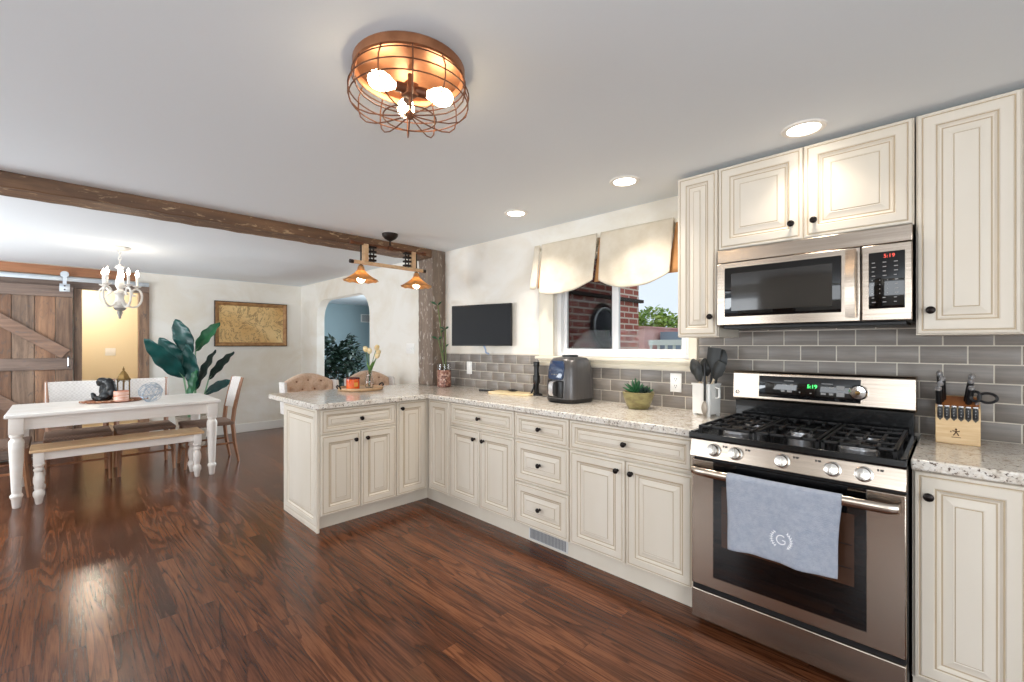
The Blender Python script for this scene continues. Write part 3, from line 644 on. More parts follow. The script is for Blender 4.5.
o = thing('floor_vent', 'white metal vent grille in the toe kick under the drawers', 'vent', (-1.885, 2.245, .055))
MB().box(-.165, .165, -.006, 0, -.042, .042).build('frame', M['vent'], o, bev=.002)
mb = MB()
for k in range(26): mb.box(-.150+k*.0118, -.1435+k*.0118, -.009, -.006, -.032, .032)
mb.build('grille', M['ventdark'], o, smooth=0)

# countertops
poly = [(-.901, 2.165), (-3.13, 2.165), (-3.13, 1.26), (-3.155, 1.232), (-4.085, 1.232), (-4.11, 1.26), (-4.11, WY), (-.901, WY)]
o = MB().prism(poly, lambda u, v, h: (u, v, h), .8735, .914).build('countertop', M['granite'], smooth=30, bev=.007, org=(-2.5, 2.3, .8735)); tag(o, 'L-shaped speckled granite countertop running onto the peninsula', 'countertop')
o = MB().box(-.110, .46, 2.165, WY, .8735, .914).build('countertop', M['granite'], smooth=30, bev=.007, org=(.2, 2.5, .8735)); tag(o, 'short speckled granite countertop right of the range', 'countertop')

# wall cabinets
YU = 2.49
def upper(label, x0, x1, z0, z1, fronts):
    o = thing('wall_cabinet', label, 'cabinet', ((x0+x1)/2, 2.65, z0), group='cream wall cabinets')
    MB().box(x0, x1, YU, WY-.0, z0, z1).build('carcass', M['cream'], o, W=True, smooth=0)
    for a, b, kn in fronts:
        T = window_T(a+.003, YU, z0+.004); h = z1-z0-.008; p = panel(T, b-a-.006, h, name='door', parent=o); knob(T, kn[0], kn[1], p)
upper('narrow cream wall cabinet beside the window', -1.120, -.897, 1.368, 2.268, [(-1.120, -.897, (.186, .105))])
upper('cream two-door wall cabinet above the microwave', -.897, -.115, 1.825, 2.268, [(-.895, -.506, (.34, .075)), (-.506, -.117, (.042, .075))])
upper('tall cream wall cabinet above the knife block, right of the microwave', -.110, .46, 1.366, 2.268, [(-.108, .180, (.040, .095)), (.186, .458, (.040, .095))])

# ---------------------------------------------------------------- gas range
RX0, RX1 = -.893, -.117; RYF = 2.125
o = thing('gas_range', 'stainless gas range with black cooktop between the granite counters', 'stove', (-.505, 2.45, 0))
MB().box(RX0, RX1, 2.16, 2.79, .06, .885).build('body', M['cabinside'], o, W=True, bev=.003)
for x in (RX0+.05, RX1-.05):
    for y in (2.20, 2.74): MB().cyl((x, y, 0), (x, y, .06), .018, n=12).build('foot', M['blackplastic'], o, W=True)
# bottom drawer
p = MB().box(RX0+.002, RX1-.002, RYF, 2.16, .035, .172).build('drawer', M['steel'], o, W=True, bev=.004)
MB().box(RX0+.004, RX1-.004, RYF+.012, 2.16, .172, .196).build('drawer_gap', M['blackplastic'], o, W=True, smooth=0)
# oven door
DYF = RYF-.002
mb = MB(); mb.box(RX0+.002, RX1-.002, DYF+.002, 2.158, .196, .785); dr = mb.build('oven_door', M['steel'], o, W=True, bev=.004)
MB().box(-.790, -.231, DYF-.002, DYF+.004, .250, .785).build('black_glass', M['blackglass'], dr, W=True, bev=.001)
mb = MB(); mb.box(-.752, -.268, DYF-.003, DYF-.0018, .405, .680); mb.build('oven_window', M['ovenglass'], dr, W=True, smooth=0)
mb = MB()
for z in (.47, .56): mb.box(-.745, -.275, DYF-.0036, DYF-.003, z, z+.004)
mb.build('oven_rack', M['bronze'], dr, W=True, smooth=0)
hp = [(RX0+.015, DYF, .742), (RX0+.02, DYF-.04, .742), (RX0+.05, DYF-.055, .742)]+[(RX0+.05+(RX1-RX0-.1)*i/10, DYF-.055-.012*math.sin(PI*i/10), .742) for i in range(1, 10)]+[(RX1-.05, DYF-.055, .742), (RX1-.02, DYF-.04, .742), (RX1-.015, DYF, .742)]
mb = MB(); L = []
for i, q in enumerate(hp):
    L.append([(q[0], q[1]+.010*math.cos(2*PI*j/12), q[2]+.019*math.sin(2*PI*j/12)) for j in range(12)])
mb.loops(L); mb.build('handle', M['steel'], dr, W=True, smooth=50)
mb = MB()
for i in range(3): mb.box(-.790, -.231, DYF-.001, DYF+.002, .790+i*.003-.0015, .790+i*.003)
mb.build('vent_slots', M['blackplastic'], dr, W=True, smooth=0)
# control panel with five knobs
mb = MB(); mb.prism([(2.122, .882), (2.104, .802), (RYF+.004, .796), (2.17, .796), (2.17, .885)], lambda u, v, h: (h, u, v), RX0, RX1)
cp = mb.build('control_panel', M['steel'], o, W=True, bev=.003)
for i, x in enumerate((-.782, -.688, -.506, -.334, -.238)):
    mb = MB(); mb.T = frame((x, 2.1115, .842), (1, 0, 0), (0, .22, .9755), (0, -.9755, .22))
    mb.lathe([(0, 0), (.029, 0), (.029, .004), (.024, .006), (.024, .024), (.022, .028), (.008, .030), (0, .030)], 28)
    k = mb.build('knob', M['knobsteel'], o, W=True)
    mb = MB(); mb.T = frame((x, 2.1115, .842), (1, 0, 0), (0, .22, .9755), (0, -.9755, .22)); mb.box(-.0045, .0045, -.022, .022, .028, .036, .002); mb.build('grip', M['knobsteel'], k, W=True)
mb = MB()
for x in (-.735, -.640, -.458, -.382, -.190): mb.T = frame((x, 2.1172, .864), (1, 0, 0), (0, .22, .9755), (0, -.9755, .22)); mb.box(-.010, -.004, -.004, .004, -.001, .0012).box(-.001, .009, -.004, .004, -.001, .0012)
mb.build('burner_marks', M['slot'], cp, W=True, smooth=0)
# cooktop
mb = MB(); mb.prism([(2.100, .916), (2.098, .890), (2.106, .882), (2.70, .882), (2.70, .916), (2.66, .908), (2.13, .908)], lambda u, v, h: (h, u, v), RX0-.001, RX1+.001)
mb.box(RX0-.001, RX0+.018, 2.12, 2.70, .884, .918).box(RX1-.018, RX1+.001, 2.12, 2.70, .884, .918)
mb.build('cooktop', M['blackenamel'], o, W=True, bev=.003)
for bx, by, r in ((-.735, 2.27, .046), (-.735, 2.55, .036), (-.505, 2.41, .040), (-.275, 2.27, .052), (-.275, 2.55, .036)):
    b = MB().lathe([(0, .908), (r+.012, .908), (r+.010, .915), (r+.002, .917), (r, .925), (0, .925)], 28, (bx, by, 0)).build('burner', M['silver'], o, W=True)
    MB().lathe([(0, .925), (r-.003, .925), (r-.001, .929), (r-.006, .933), (0, .934)], 28, (bx, by, 0)).build('burner_cap', M['iron'], b, W=True)
gz = .945
for x0, x1, cs in ((-.865, -.632, ((-.735, 2.27), (-.735, 2.55))), (-.625, -.385, ((-.505, 2.41),)), (-.378, -.145, ((-.275, 2.27), (-.275, 2.55)))):
    mb = MB(); y0, y1, t = 2.150, 2.665, .006
    bar = lambda a, b, c_, d: mb.box(min(a, c_)-t, max(a, c_)+t, min(b, d)-t, max(b, d)+t, gz-.012, gz, .002)
    for x in (x0+t, x1-t): bar(x, y0, x, y1)
    for y in (y0, y1, (y0+y1)/2): bar(x0+t, y, x1-t, y)
    n = 4
    for i in range(1, n):
        x = x0+(x1-x0)*i/n
        for cx, cy in cs[:1]:
            pass
        for ya, yb in ((y0, y0+.075), (y1-.075, y1), ((y0+y1)/2-.075, (y0+y1)/2+.075)): bar(x, ya, x, yb)
    for cx, cy in cs:
        bar(x0+t, cy, cx-.03, cy); bar(cx+.03, cy, x1-t, cy)
    for x in (x0+t, x1-t):
        for y in (y0, (y0+y1)/2, y1): mb.box(x-t, x+t, y-t, y+t, .908, gz-.010)
    mb.build('burner_grate', M['iron'], o, W=True, smooth=30)
# backguard
MB().box(RX0+.008, RX1-.008, 2.715, 2.79, .905, 1.03).build('lower_backguard', M['blackenamel'], o, W=True, bev=.003)
mb = MB(); mb.prism([(2.700, 1.018), (2.690, 1.030), (2.700, 1.170), (2.712, 1.182), (2.795, 1.182), (2.795, 1.018)], lambda u, v, h: (h, u, v), RX0, RX1)
bgd = mb.build('backguard', M['steel'], o, W=True, bev=.004)
BT = frame((-.53, 2.6935, 1.100), (1, 0, 0), (0, .0713, .9975), (0, -.9975, .0713))
mb = MB(); mb.T = BT; mb.box(-.228, .215, -.056, .058, -.004, .003, .002); dp = mb.build('display_panel', M['blackglass'], bgd, W=True)
wx = lambda u, v, w_=.0034: BT @ Vector((u, v, w_))
text('5:19', .026, M['green'], bgd, 'clock_digits', wx(.018, .012), (1, 0, 0), (0, .0713, .9975))
mb = MB(); mb.T = BT
for u, v, a, b in ((-.085, .036, .022, .002), (-.105, .017, .010, .002), (-.072, .014, .008, .005), (-.112, -.018, .008, .005), (-.082, -.018, .011, .005), (-.036, -.020, .003, .003), (.012, -.022, .004, .002), (.082, .030, .024, .002), (.068, .012, .009, .002), (.098, .012, .009, .004), (.066, -.020, .011, .005), (.098, -.020, .009, .005), (.136, .012, .016, .011), (.136, -.020, .016, .010)):
    mb.box(u-a, u+a, v-b, v+b, .003, .0036)
mb.build('button_marks', M['greymark'], bgd, W=True, smooth=0)
mb = MB(); mb.T = frame((-.868, 2.6925, 1.062), (1, 0, 0), (0, .0713, .9975), (0, -.9975, .0713)); mb.tube([(.009*math.cos(2*PI*i/20), .009*math.sin(2*PI*i/20), .002) for i in range(20)], .0018, 6, True).box(-.004, -.002, -.004, .005, .001, .003).box(-.004, .003, -.005, -.003, .001, .003)
mb.build('round_badge', M['slot'], bgd, W=True)
kt = thing('kitchen_timer', 'small round silver disc stuck at the right of the range display', 'timer', (-.323, 2.693, 1.098))
MB().lathe([(0, -.002), (.034, -.002), (.036, -.007), (.036, -.020), (.030, -.026), (0, -.028)], 28, (0, 0, 0), 1).build('case', M['chrome'], kt)
MB().lathe([(0, -.028), (.009, -.028), (.010, -.034), (0, -.037)], 16, (0, 0, 0), 1).build('centre_button', M['brass'], kt)

# tea towel over the oven handle
tx0, tx1 = -.706, -.297
o = thing('hand_towel', 'blue-grey monogrammed hand towel hanging over the oven door handle', 'towel', (-.505, 2.05, .76))
hy_ = lambda u: DYF-.055-.012*math.sin(PI*(tx0+(tx1-tx0)*u-RX0-.05)/(RX1-RX0-.1))
def tow(u, v):
    x = tx0+(tx1-tx0)*u; yb = hy_(u)
    if v < .30: t = v/.30; z = .60+(.742-.60)*t; y = yb+.016-.002*t; x = x+(.5-u)*.030*(1-t)
    elif v < .42: a = PI*(v-.30)/.12; y = yb+.0145*math.cos(a); z = .742+.0225*math.sin(a)
    else:
        t = (v-.42)/.58; z = .742-(.300-.010*u-.004*math.sin(6*u))*t; y = yb-.0145-.007*t*(1+math.sin(u*9.5+1.2))-.004*t*math.sin(u*21)
        x = x+(.5-u)*.030*t+.004*math.sin(t*5+u*3)*t
    return (x, y, z)
MB().grid(tow, 44, 60).build('cloth', M['towel'], o, W=True, solid=.004, smooth=80, recalc=False)
def tsurf(x, z, off=.0036):             # point on the hanging front of the towel
    u = (x-tx0)/(tx1-tx0); t = (.742-z)/.30
    v = min(1, .42+.58*t); q = tow(u, v); return (x, q[1]-off, z)
mb = MB(); cx, cz = -.492, .542
arc = lambda r, a0, a1, n, ex=1: [tsurf(cx+r*math.cos(a0+(a1-a0)*i/n), cz+r*ex*math.sin(a0+(a1-a0)*i/n)) for i in range(n+1)]
mb.tube(arc(.036, math.radians(125), math.radians(235), 12, 1.0), .0013, 5).tube(arc(.036, math.radians(-55), math.radians(55), 12, 1.0), .0013, 5)
for a in range(130, 232, 14):
    for s in (1, -1):
        for side in (0, 1):
            b = math.radians(a if side == 0 else 180-a); r1 = .036+s*.0065
            mb.tube([tsurf(cx+.036*math.cos(b), cz+.036*math.sin(b)), tsurf(cx+r1*math.cos(b+.10), cz+r1*math.sin(b+.10)+.002)], [.0022, .0008], 5)
mb.tube(arc(.017, math.radians(50), math.radians(325), 16, 1.05)+[tsurf(cx+.014, cz-.001), tsurf(cx+.004, cz-.001)], .0022, 6)
mb.build('monogram', M['thread'], o, W=True)

# ---------------------------------------------------------------- microwave
o = thing('microwave', 'stainless over-the-range microwave with black glass door', 'microwave', (-.5, 2.6, 1.42))
x0, x1 = -.886, -.118; yf = 2.425
MB().box(x0+.004, x1-.004, 2.455, 2.79, 1.425, 1.818).build('housing', M['cabinside'], o, W=True, bev=.003)
MB().box(x0, x1, 2.438, 2.456, 1.752, 1.820).build('vent_fascia', M['steel'], o, W=True, bev=.003)
L = []
for i in range(9):                      # gently bowed door
    t = i/8; x = x0+(-.286-x0)*t; y = yf+.010*(1-math.sin(PI*(.15+.7*t)))
    L.append([(x, y, 1.428), (x, 2.456, 1.428), (x, 2.456, 1.748), (x, y, 1.748)])
md = MB(); md.loops(L); md = md.build('door', M['steel'], o, W=True, bev=.003)
MB().box(-.846, -.352, yf-.001, yf+.012, 1.470, 1.722, .004).build('door_glass', M['blackglass'], md, W=True)
MB().box(-.812, -.385, yf-.0018, yf-.0008, 1.500, 1.690).build('viewing_window', mat('grey_tinted_glass', lin(44, 42, 40), .07, coat=.5), md, W=True, smooth=0)
mb = MB(); L = []
for i in range(9):
    t = i/8; z = 1.446+.290*t; y = yf-.030-.012*math.sin(PI*t); L.append([(-.335, y+.004, z), (-.300, y-.004, z), (-.296, y+.008, z), (-.331, y+.016, z)])
mb.loops(L); mb.box(-.325, -.306, yf-.022, yf+.008, 1.452, 1.47).box(-.325, -.306, yf-.022, yf+.008, 1.712, 1.73); mb.build('door_handle', M['steel'], md, W=True, smooth=50)
pn = MB().box(-.282, x1, yf+.003, 2.456, 1.428, 1.748).build('control_panel', M['steel'], o, W=True, bev=.004)
MB().box(-.258, -.140, yf+.0005, yf+.006, 1.478, 1.716, .003).build('keypad', M['blackglass'], pn, W=True)
text('5:19', .022, M['red'], pn, 'clock_digits', (-.190, yf-.0002, 1.697), (1, 0, 0), (0, 0, 1))
mb = MB(); random.seed(5)
for r in range(10):
    z = 1.672-r*.0185; num = 4 <= r <= 7
    for c_ in range(4 if num else 3):
        x = -.247+c_*(.025 if num else .036); a = .003 if num and c_ < 3 else random.uniform(.008, .013); mb.box(x, x+a, yf-.0002, yf+.002, z-.0018, z+.0018)
mb.build('keypad_marks', M['greymark'], pn, W=True, smooth=0)
mb = MB(); mb.tube([(-.862+.006*math.cos(2*PI*i/16), yf+.0035, 1.447+.006*math.sin(2*PI*i/16)) for i in range(16)], .0015, 6, True).box(-.853, -.838, yf+.002, yf+.0035, 1.444, 1.450); mb.build('round_badge', M['knobsteel'], md, W=True)
MB().box(x0+.02, x1-.02, 2.47, 2.76, 1.410, 1.425).build('vent_grille', M['blackplastic'], o, W=True, bev=.002)

# ---------------------------------------------------------------- television on its arm
a = math.radians(15)
o = thing('television', 'small black flat television on a wall arm above the tiles', 'television', (-3.046, 2.684, 1.505), a)
MB().box(-.322, .322, -.012, .014, -.188, .186, .004).build('cabinet', M['blackplastic'], o)
MB().box(-.312, .312, -.0135, -.011, -.172, .177).build('screen', M['tvscreen'], o, smooth=0)
MB().box(-.17, .17, .014, .038, -.13, .09, .008).build('rear_housing', M['blackplastic'], o)
mb = MB().box(-.05, .05, .038, .048, -.05, .05).tube([(0, .048, 0), (.02, .09, 0), (.04, .125, 0)], .012, 8)
mb.build('wall_arm', M['darkmetal'], o)
MB().tube([(.02, .02, -.186), (.03, .03, -.22), (.015, .06, -.25), (.03, .09, -.262)], .008, 6).build('cable', mat('pale_blue_cable', lin(170, 190, 226), .4), o)

# ---------------------------------------------------------------- valance
o = thing('window_valance', 'cream cotton valance with tan inverted pleats above the window', 'valance', (-1.8, WY-.02, 2.12))
vt, vx = 2.125, ((-2.338, -1.815), (-1.785, -1.245))
def val(k):
    xa, xb = vx[k]
    def fn(u, v):
        if k == 0: zb = 1.712+.036*max(0, (.30-u)/.30)**2*.6+.078*max(0, (u-.45)/.55)**1.6
        else: zb = 1.708+.072*abs(2*u-1.0)**2.2
        # straight little ears beside the pleats, then the scallop
        x = xa+(xb-xa)*u+(u-.5)*-.02*v; z = vt-(vt-zb)*v
        y = WY-.105-.045*v-.012*math.sin(PI*u)*v-.006*math.sin(9*u+4*v)*v-.004*math.sin(23*u-7*v+2)*v
        return (x, y, z)
    return fn
for k in (0, 1): MB().grid(val(k), 40, 24).build('swag_panel', M['valance'], o, W=True, solid=.004, smooth=80, recalc=False)
def ret(u, v):
    x = -2.418+.056*u-.012*v*(1-u); return (x, WY-.100-.045*v, vt-(.352+.006*math.sin(3*u))*v)
MB().grid(ret, 8, 12).build('narrow_end_panel', M['valance'], o, W=True, solid=.004, smooth=80, recalc=False)
for xa, wd in ((-2.350, .016), (-1.800, .024), (-1.228, .050)):
    mb = MB(); mb.grid(lambda u, v: (xa+(u-.5)*2*wd*(.15+.85*v), WY-.085-.040*v+.03*math.sin(PI*u)*0, vt-.004-.345*v), 4, 10).build('inverted_pleat', M['lining'], o, W=True, solid=.003, recalc=False)
MB().box(-2.41, -1.20, WY-.095, WY-.001, vt-.03, vt-.006).build('mounting_board', M['casing'], o, W=True, bev=.002)

# ---------------------------------------------------------------- lamps
def disk_light(name, loc, size, power, col, parent=None, spread=PI):
    l = bpy.data.lights.new(name, 'AREA'); l.shape = 'DISK'; l.size = size; l.energy = power; l.color = col; l.spread = spread
    o = bpy.data.objects.new(name, l); COL.objects.link(o); o.location = loc
    if parent: o.parent = parent
    return o
def recessed(x, y, label, power, first=[None]):
    t = thing('recessed_light', label, 'ceiling light', (x, y, ZC), group='recessed kitchen ceiling lights')
    MB().lathe([(.062, -.002), (.066, -.007), (.084, -.006), (.088, 0), (.062, 0)], 36).build('trim_ring', M['trim'], t)
    MB().lathe([(0, -.0045), (.062, -.0045), (.062, -.001), (0, -.001)], 36).build('diffuser', M['diffuser'], t)
    disk_light('downlight', (0, 0, -.012), .12, power, (1, .90, .78), t, math.radians(105))
recessed(-.475, 2.33, 'round recessed ceiling light above the microwave', 1.8)
recessed(-1.377, 2.337, 'round recessed ceiling light in front of the window valance', 5.0)
recessed(-2.275, 2.346, 'round recessed ceiling light above the television end of the counter', 5.5)

# cage ceiling lamp
o = thing('cage_ceiling_lamp', 'round copper wire-cage ceiling lamp with three glowing bulbs', 'ceiling light', (-1.347, .858, ZC))
MB().lathe([(0, 0), (.186, 0), (.190, -.005), (.190, -.034), (.184, -.038), (.180, -.034), (.175, -.020), (.06, -.014), (0, -.014)], 48).build('drum_base', M['copper'], o)
cage = MB(); wr = .0024; nr = 12
prof = [(.187, -.036), (.203, -.076), (.204, -.115), (.195, -.145), (.172, -.166), (.135, -.176), (.09, -.176), (.045, -.171), (.012, -.166)]
for i in range(nr):
    a = 2*PI*i/nr
    pp = []
    for j in range(len(prof)-1):
        for t in (0, .5): r = prof[j][0]*(1-t)+prof[j+1][0]*t; z = prof[j][1]*(1-t)+prof[j+1][1]*t; pp.append((r*math.cos(a), r*math.sin(a), z))
    pp.append((prof[-1][0]*math.cos(a), prof[-1][0]*math.sin(a), prof[-1][1]))
    cage.tube(pp, wr, 6)
for r, z in ((.192, -.050), (.204, -.092), (.201, -.126), (.09, -.176)):
    cage.tube([(r*math.cos(2*PI*i/48), r*math.sin(2*PI*i/48), z) for i in range(48)], wr, 6, True)
cage.build('wire_cage', M['rust'], o)
MB().lathe([(0, -.150), (.010, -.152), (.014, -.160), (.014, -.170), (.008, -.178), (0, -.180)], 16).build('hub', M['rust'], o)
MB().box(-.022, .022, -.022, .022, -.098, -.055, .003).cyl((0, 0, -.022), (0, 0, -.056), .008).cyl((0, 0, -.098), (0, 0, -.152), .004, n=8).build('socket_block', M['rust'], o)
for k, ang in enumerate((265, 60, 155)):
    a = math.radians(ang); c, s_ = math.cos(a), math.sin(a)
    MB().tube([(.02*c, .02*s_, -.078), (.058*c, .058*s_, -.082)], .017, 14).build('socket', M['rust'], o)
    P = [(.058, .012), (.068, .016), (.085, .026), (.105, .031), (.124, .030), (.140, .022), (.148, .010), (.150, .002)]
    MB().tube([(r*c, r*s_, -.083-.06*(r-.058)) for r, q in P], [q for r, q in P], 16).build('bulb', M['bulbwarm'], o)

# pendant bar lamp
o = thing('bar_pendant_lamp', 'rustic two-shade bar pendant lamp hanging over the peninsula', 'pendant lamp', (-3.485, 2.02, ZC))
MB().lathe([(0, 0), (.068, 0), (.066, -.018), (.050, -.040), (.022, -.056), (.012, -.062), (0, -.062)], 28).cyl((0, 0, -.06), (0, 0, -.125), .007, n=10).build('canopy', M['darkmetal'], o)
mb = MB().cyl((0, -.345, -.125), (0, .345, -.125), .012).cyl((0, -.365, -.125), (0, -.335, -.125), .018).cyl((0, .335, -.125), (0, .365, -.125), .018).lathe([(.012, -.02), (.022, -.02), (.022, .02), (.012, .02)], 16, (0, 0, -.125), 1)
mb.build('upper_pipe', M['rust'], o)
MB().box(-.014, .014, -.335, .335, -.296, -.268, .003).build('lower_bar', M['slab'], o)
MB().cyl((0, -.365, -.282), (0, -.335, -.282), .016).cyl((0, .335, -.282), (0, .365, -.282), .016).build('end_caps', M['darkmetal'], o)
for y, g in ((-.195, 1), (.195, -1)):
    mb = MB().box(-.022, .022, y-.020-g*.035, y+.020-g*.035, -.268, -.125, .003); mb.build('wood_block', M['slab'], o)
    mb = MB()
    for q in range(4): mb.box(-.026, .026, y-.030+g*.025, y+.030+g*.025, -.262+q*.036, -.246+q*.036, .002)
    mb.cyl((0, y+g*.025-.016, -.268), (0, y+g*.025-.016, -.12), .006, n=8).cyl((0, y+g*.025+.016, -.268), (0, y+g*.025+.016, -.12), .006, n=8); mb.build('ribbed_bracket', M['darkmetal'], o)
for y in (-.268, .268): MB().cyl((0, y, -.13), (0, y, -.30), .007, n=8).build('drop_rod', M['darkmetal'], o)
for y in (-.268, .268):
    mb = MB(); n = 40
    def ring(r, z, sc): return [((r+sc*math.cos(10*2*PI*j/n))*math.cos(2*PI*j/n), y+(r+sc*math.cos(10*2*PI*j/n))*math.sin(2*PI*j/n), z+sc*.7*math.cos(10*2*PI*j/n)) for j in range(n)]
    prf = [(.012, -.300, 0), (.024, -.318, 0), (.030, -.345, 0), (.052, -.372, .0), (.088, -.400, .001), (.117, -.422, .004), (.138, -.434, .007)]
    L = [ring(*p) for p in prf]+[ring(r-.004, z-.003, q) for r, z, q in prf[::-1]]
    mb.loops(L); sh = mb.build('lamp_shade', M['shade'], o, smooth=60)
    MB().cyl((0, y, -.305), (0, y, -.365), .018).build('socket', M['darkmetal'], sh)
    MB().ball((0, y, -.408), (.034, .034, .043), 16, 10).build('bulb', M['bulbwarm'], sh)

# chandelier
o = thing('chandelier', 'white scroll-arm chandelier with candle bulbs above the dining table', 'chandelier', (-5.86, .42, ZC))
MB().lathe([(0, 0), (.085, 0), (.088, -.008), (.070, -.022), (.02, -.032), (0, -.032)], 28).build('canopy', M['chandelier'], o)
mb = MB()
for k in range(4):
    z = -.045-k*.032; pts = [(.010*math.cos(2*PI*i/12)*(k % 2), .010*math.cos(2*PI*i/12)*((k+1) % 2), z+.020*math.sin(2*PI*i/12)) for i in range(12)]
    mb.tube(pts, .0028, 5, True)
mb.build('chain', M['chandelier'], o)
MB().lathe([(0, -.165), (.012, -.167), (.016, -.18), (.034, -.19), (.036, -.205), (.018, -.22), (.020, -.27), (.032, -.33), (.038, -.37), (.028, -.40), (.018, -.42), (.046, -.44), (.050, -.455), (.036, -.47), (.030, -.50), (.042, -.54), (.056, -.575), (.040, -.60), (0, -.602)], 24).build('centre_column', M['chandelier'], o)
MB().lathe([(0, -.595), (.052, -.60), (.038, -.62), (.020, -.63), (.024, -.645), (.016, -.67), (.010, -.69), (.012, -.70), (0, -.708)], 20).build('finial', M['pewter'], o)
for k in range(5):
    a = math.radians(24+72*k); c, s_ = math.cos(a), math.sin(a); A = lambda r, z: (r*c, r*s_, z)
    pts = [A(.040, -.545), A(.062, -.572), A(.095, -.588), A(.135, -.575), A(.163, -.53), A(.172, -.475), A(.160, -.425), A(.132, -.403), A(.104, -.415), A(.090, -.445), A(.102, -.470), A(.120, -.468)]
    dense = []
    for i in range(len(pts)-1):
        p0 = Vector(pts[max(i-1, 0)]); p1 = Vector(pts[i]); p2 = Vector(pts[i+1]); p3 = Vector(pts[min(i+2, len(pts)-1)])
        for t in (0, .33, .67): dense.append(.5*((2*p1)+(p2-p0)*t+(2*p0-5*p1+4*p2-p3)*t*t+(3*p1-p0-3*p2+p3)*t**3))
    arm = MB().tube(dense+[pts[-1]], .0095, 8).cyl(A(.134, -.41), A(.134, -.385), .008, n=8).build('scroll_arm', M['chandelier'], o)
    MB().lathe([(0, -.392), (.012, -.390), (.034, -.378), (.036, -.372), (.014, -.370), (0, -.370)], 18, A(.134, 0)).cyl(A(.134, -.370), A(.134, -.285), .011, n=12).build('candle_sleeve', M['chandelier'], arm)
    P = [(.006, -.285), (.013, -.272), (.016, -.258), (.012, -.240), (.005, -.222), (.001, -.214)]
    MB().lathe([(0, -.285)]+P+[(0, -.213)], 12, A(.134, 0)).build('bulb', M['bulbwhite'], arm)
# flush lamp of the hall, out of sight behind the header, mirrored in the floor
o = thing('hall_ceiling_lamp', 'flush ceiling lamp of the tan hall behind the barn door', 'ceiling light', (-8.65, .26, ZC))
MB().lathe([(0, 0), (.15, 0), (.155, -.01), (.14, -.02), (0, -.02)], 28).build('base', M['trim'], o)
MB().lathe([(.135, -.02), (.13, -.05), (.09, -.08), (0, -.095), (0, -.02)], 28).build('glass_bowl', mat('glowing_bowl', (1, .95, .85, 1), .4, emis=(1, .88, .70, 1), estr=95), o)

# ---------------------------------------------------------------- dining table and bench
LX0, LX1, LY0, LY1 = -6.27, -5.35, -.31, 1.165
o = thing('dining_table', 'long whitewashed farmhouse dining table with turned legs', 'table', ((LX0+LX1)/2, (LY0+LY1)/2, 0))
MB().box(LX0, LX1, LY0, LY1, .735, .765).build('tabletop', M['tablewhite'], o, W=True, bev=.006)
MB().box(LX0+.06, LX1-.06, LY0+.06, LY0+.082, .63, .735).box(LX0+.06, LX1-.06, LY1-.082, LY1-.06, .63, .735).box(LX0+.06, LX0+.082, LY0+.082, LY1-.082, .63, .735).box(LX1-.082, LX1-.06, LY0+.082, LY1-.082, .63, .735).build('apron', M['tablewhite'], o, W=True, bev=.002)
tl = [(0, 0), (.020, 0), (.024, .006), (.030, .07), (.034, .082), (.038, .09), (.038, .105), (.033, .113), (.028, .12), (.030, .15), (.044, .48), (.046, .53), (.042, .55), (.034, .56), (.034, .572), (.042, .58), (.042, .592), (.036, .60), (0, .60)]
for x in (LX0+.065, LX1-.065):
    for y in (LY0+.065, LY1-.065):
        MB().lathe(tl, 24, (x, y, 0)).box(x-.043, x+.043, y-.043, y+.043, .600, .7345, .003).build('leg', M['tablewhite'], o, W=True)
QX0, QX1, QY0, QY1 = -5.720, -5.378, -.175, 1.03
o = thing('dining_bench', 'white bench with natural oak top in front of the dining table', 'bench', ((QX0+QX1)/2, (QY0+QY1)/2, 0))
MB().box(QX0, QX1, QY0, QY1, .432, .456).build('bench_top', M['oak'], o, W=True, bev=.005)
MB().box(QX0+.04, QX1-.04, QY0+.05, QY1-.05, .362, .432).build('apron', M['tablewhite'], o, W=True, bev=.002)
bl = [(0, 0), (.016, 0), (.020, .006), (.028, .055), (.036, .075), (.036, .10), (.026, .118), (.022, .125), (.026, .14), (.035, .19), (.034, .225), (.024, .26), (.022, .268), (.032, .278), (.034, .29), (.024, .302), (.030, .312), (.036, .325), (.030, .338), (0, .338)]
for x in (QX0+.045, QX1-.045):
    for y in (QY0+.055, QY1-.055):
        MB().lathe(bl, 20, (x, y, 0)).box(x-.033, x+.033, y-.033, y+.033, .338, .4315, .003).build('leg', M['tablewhite'], o, W=True)

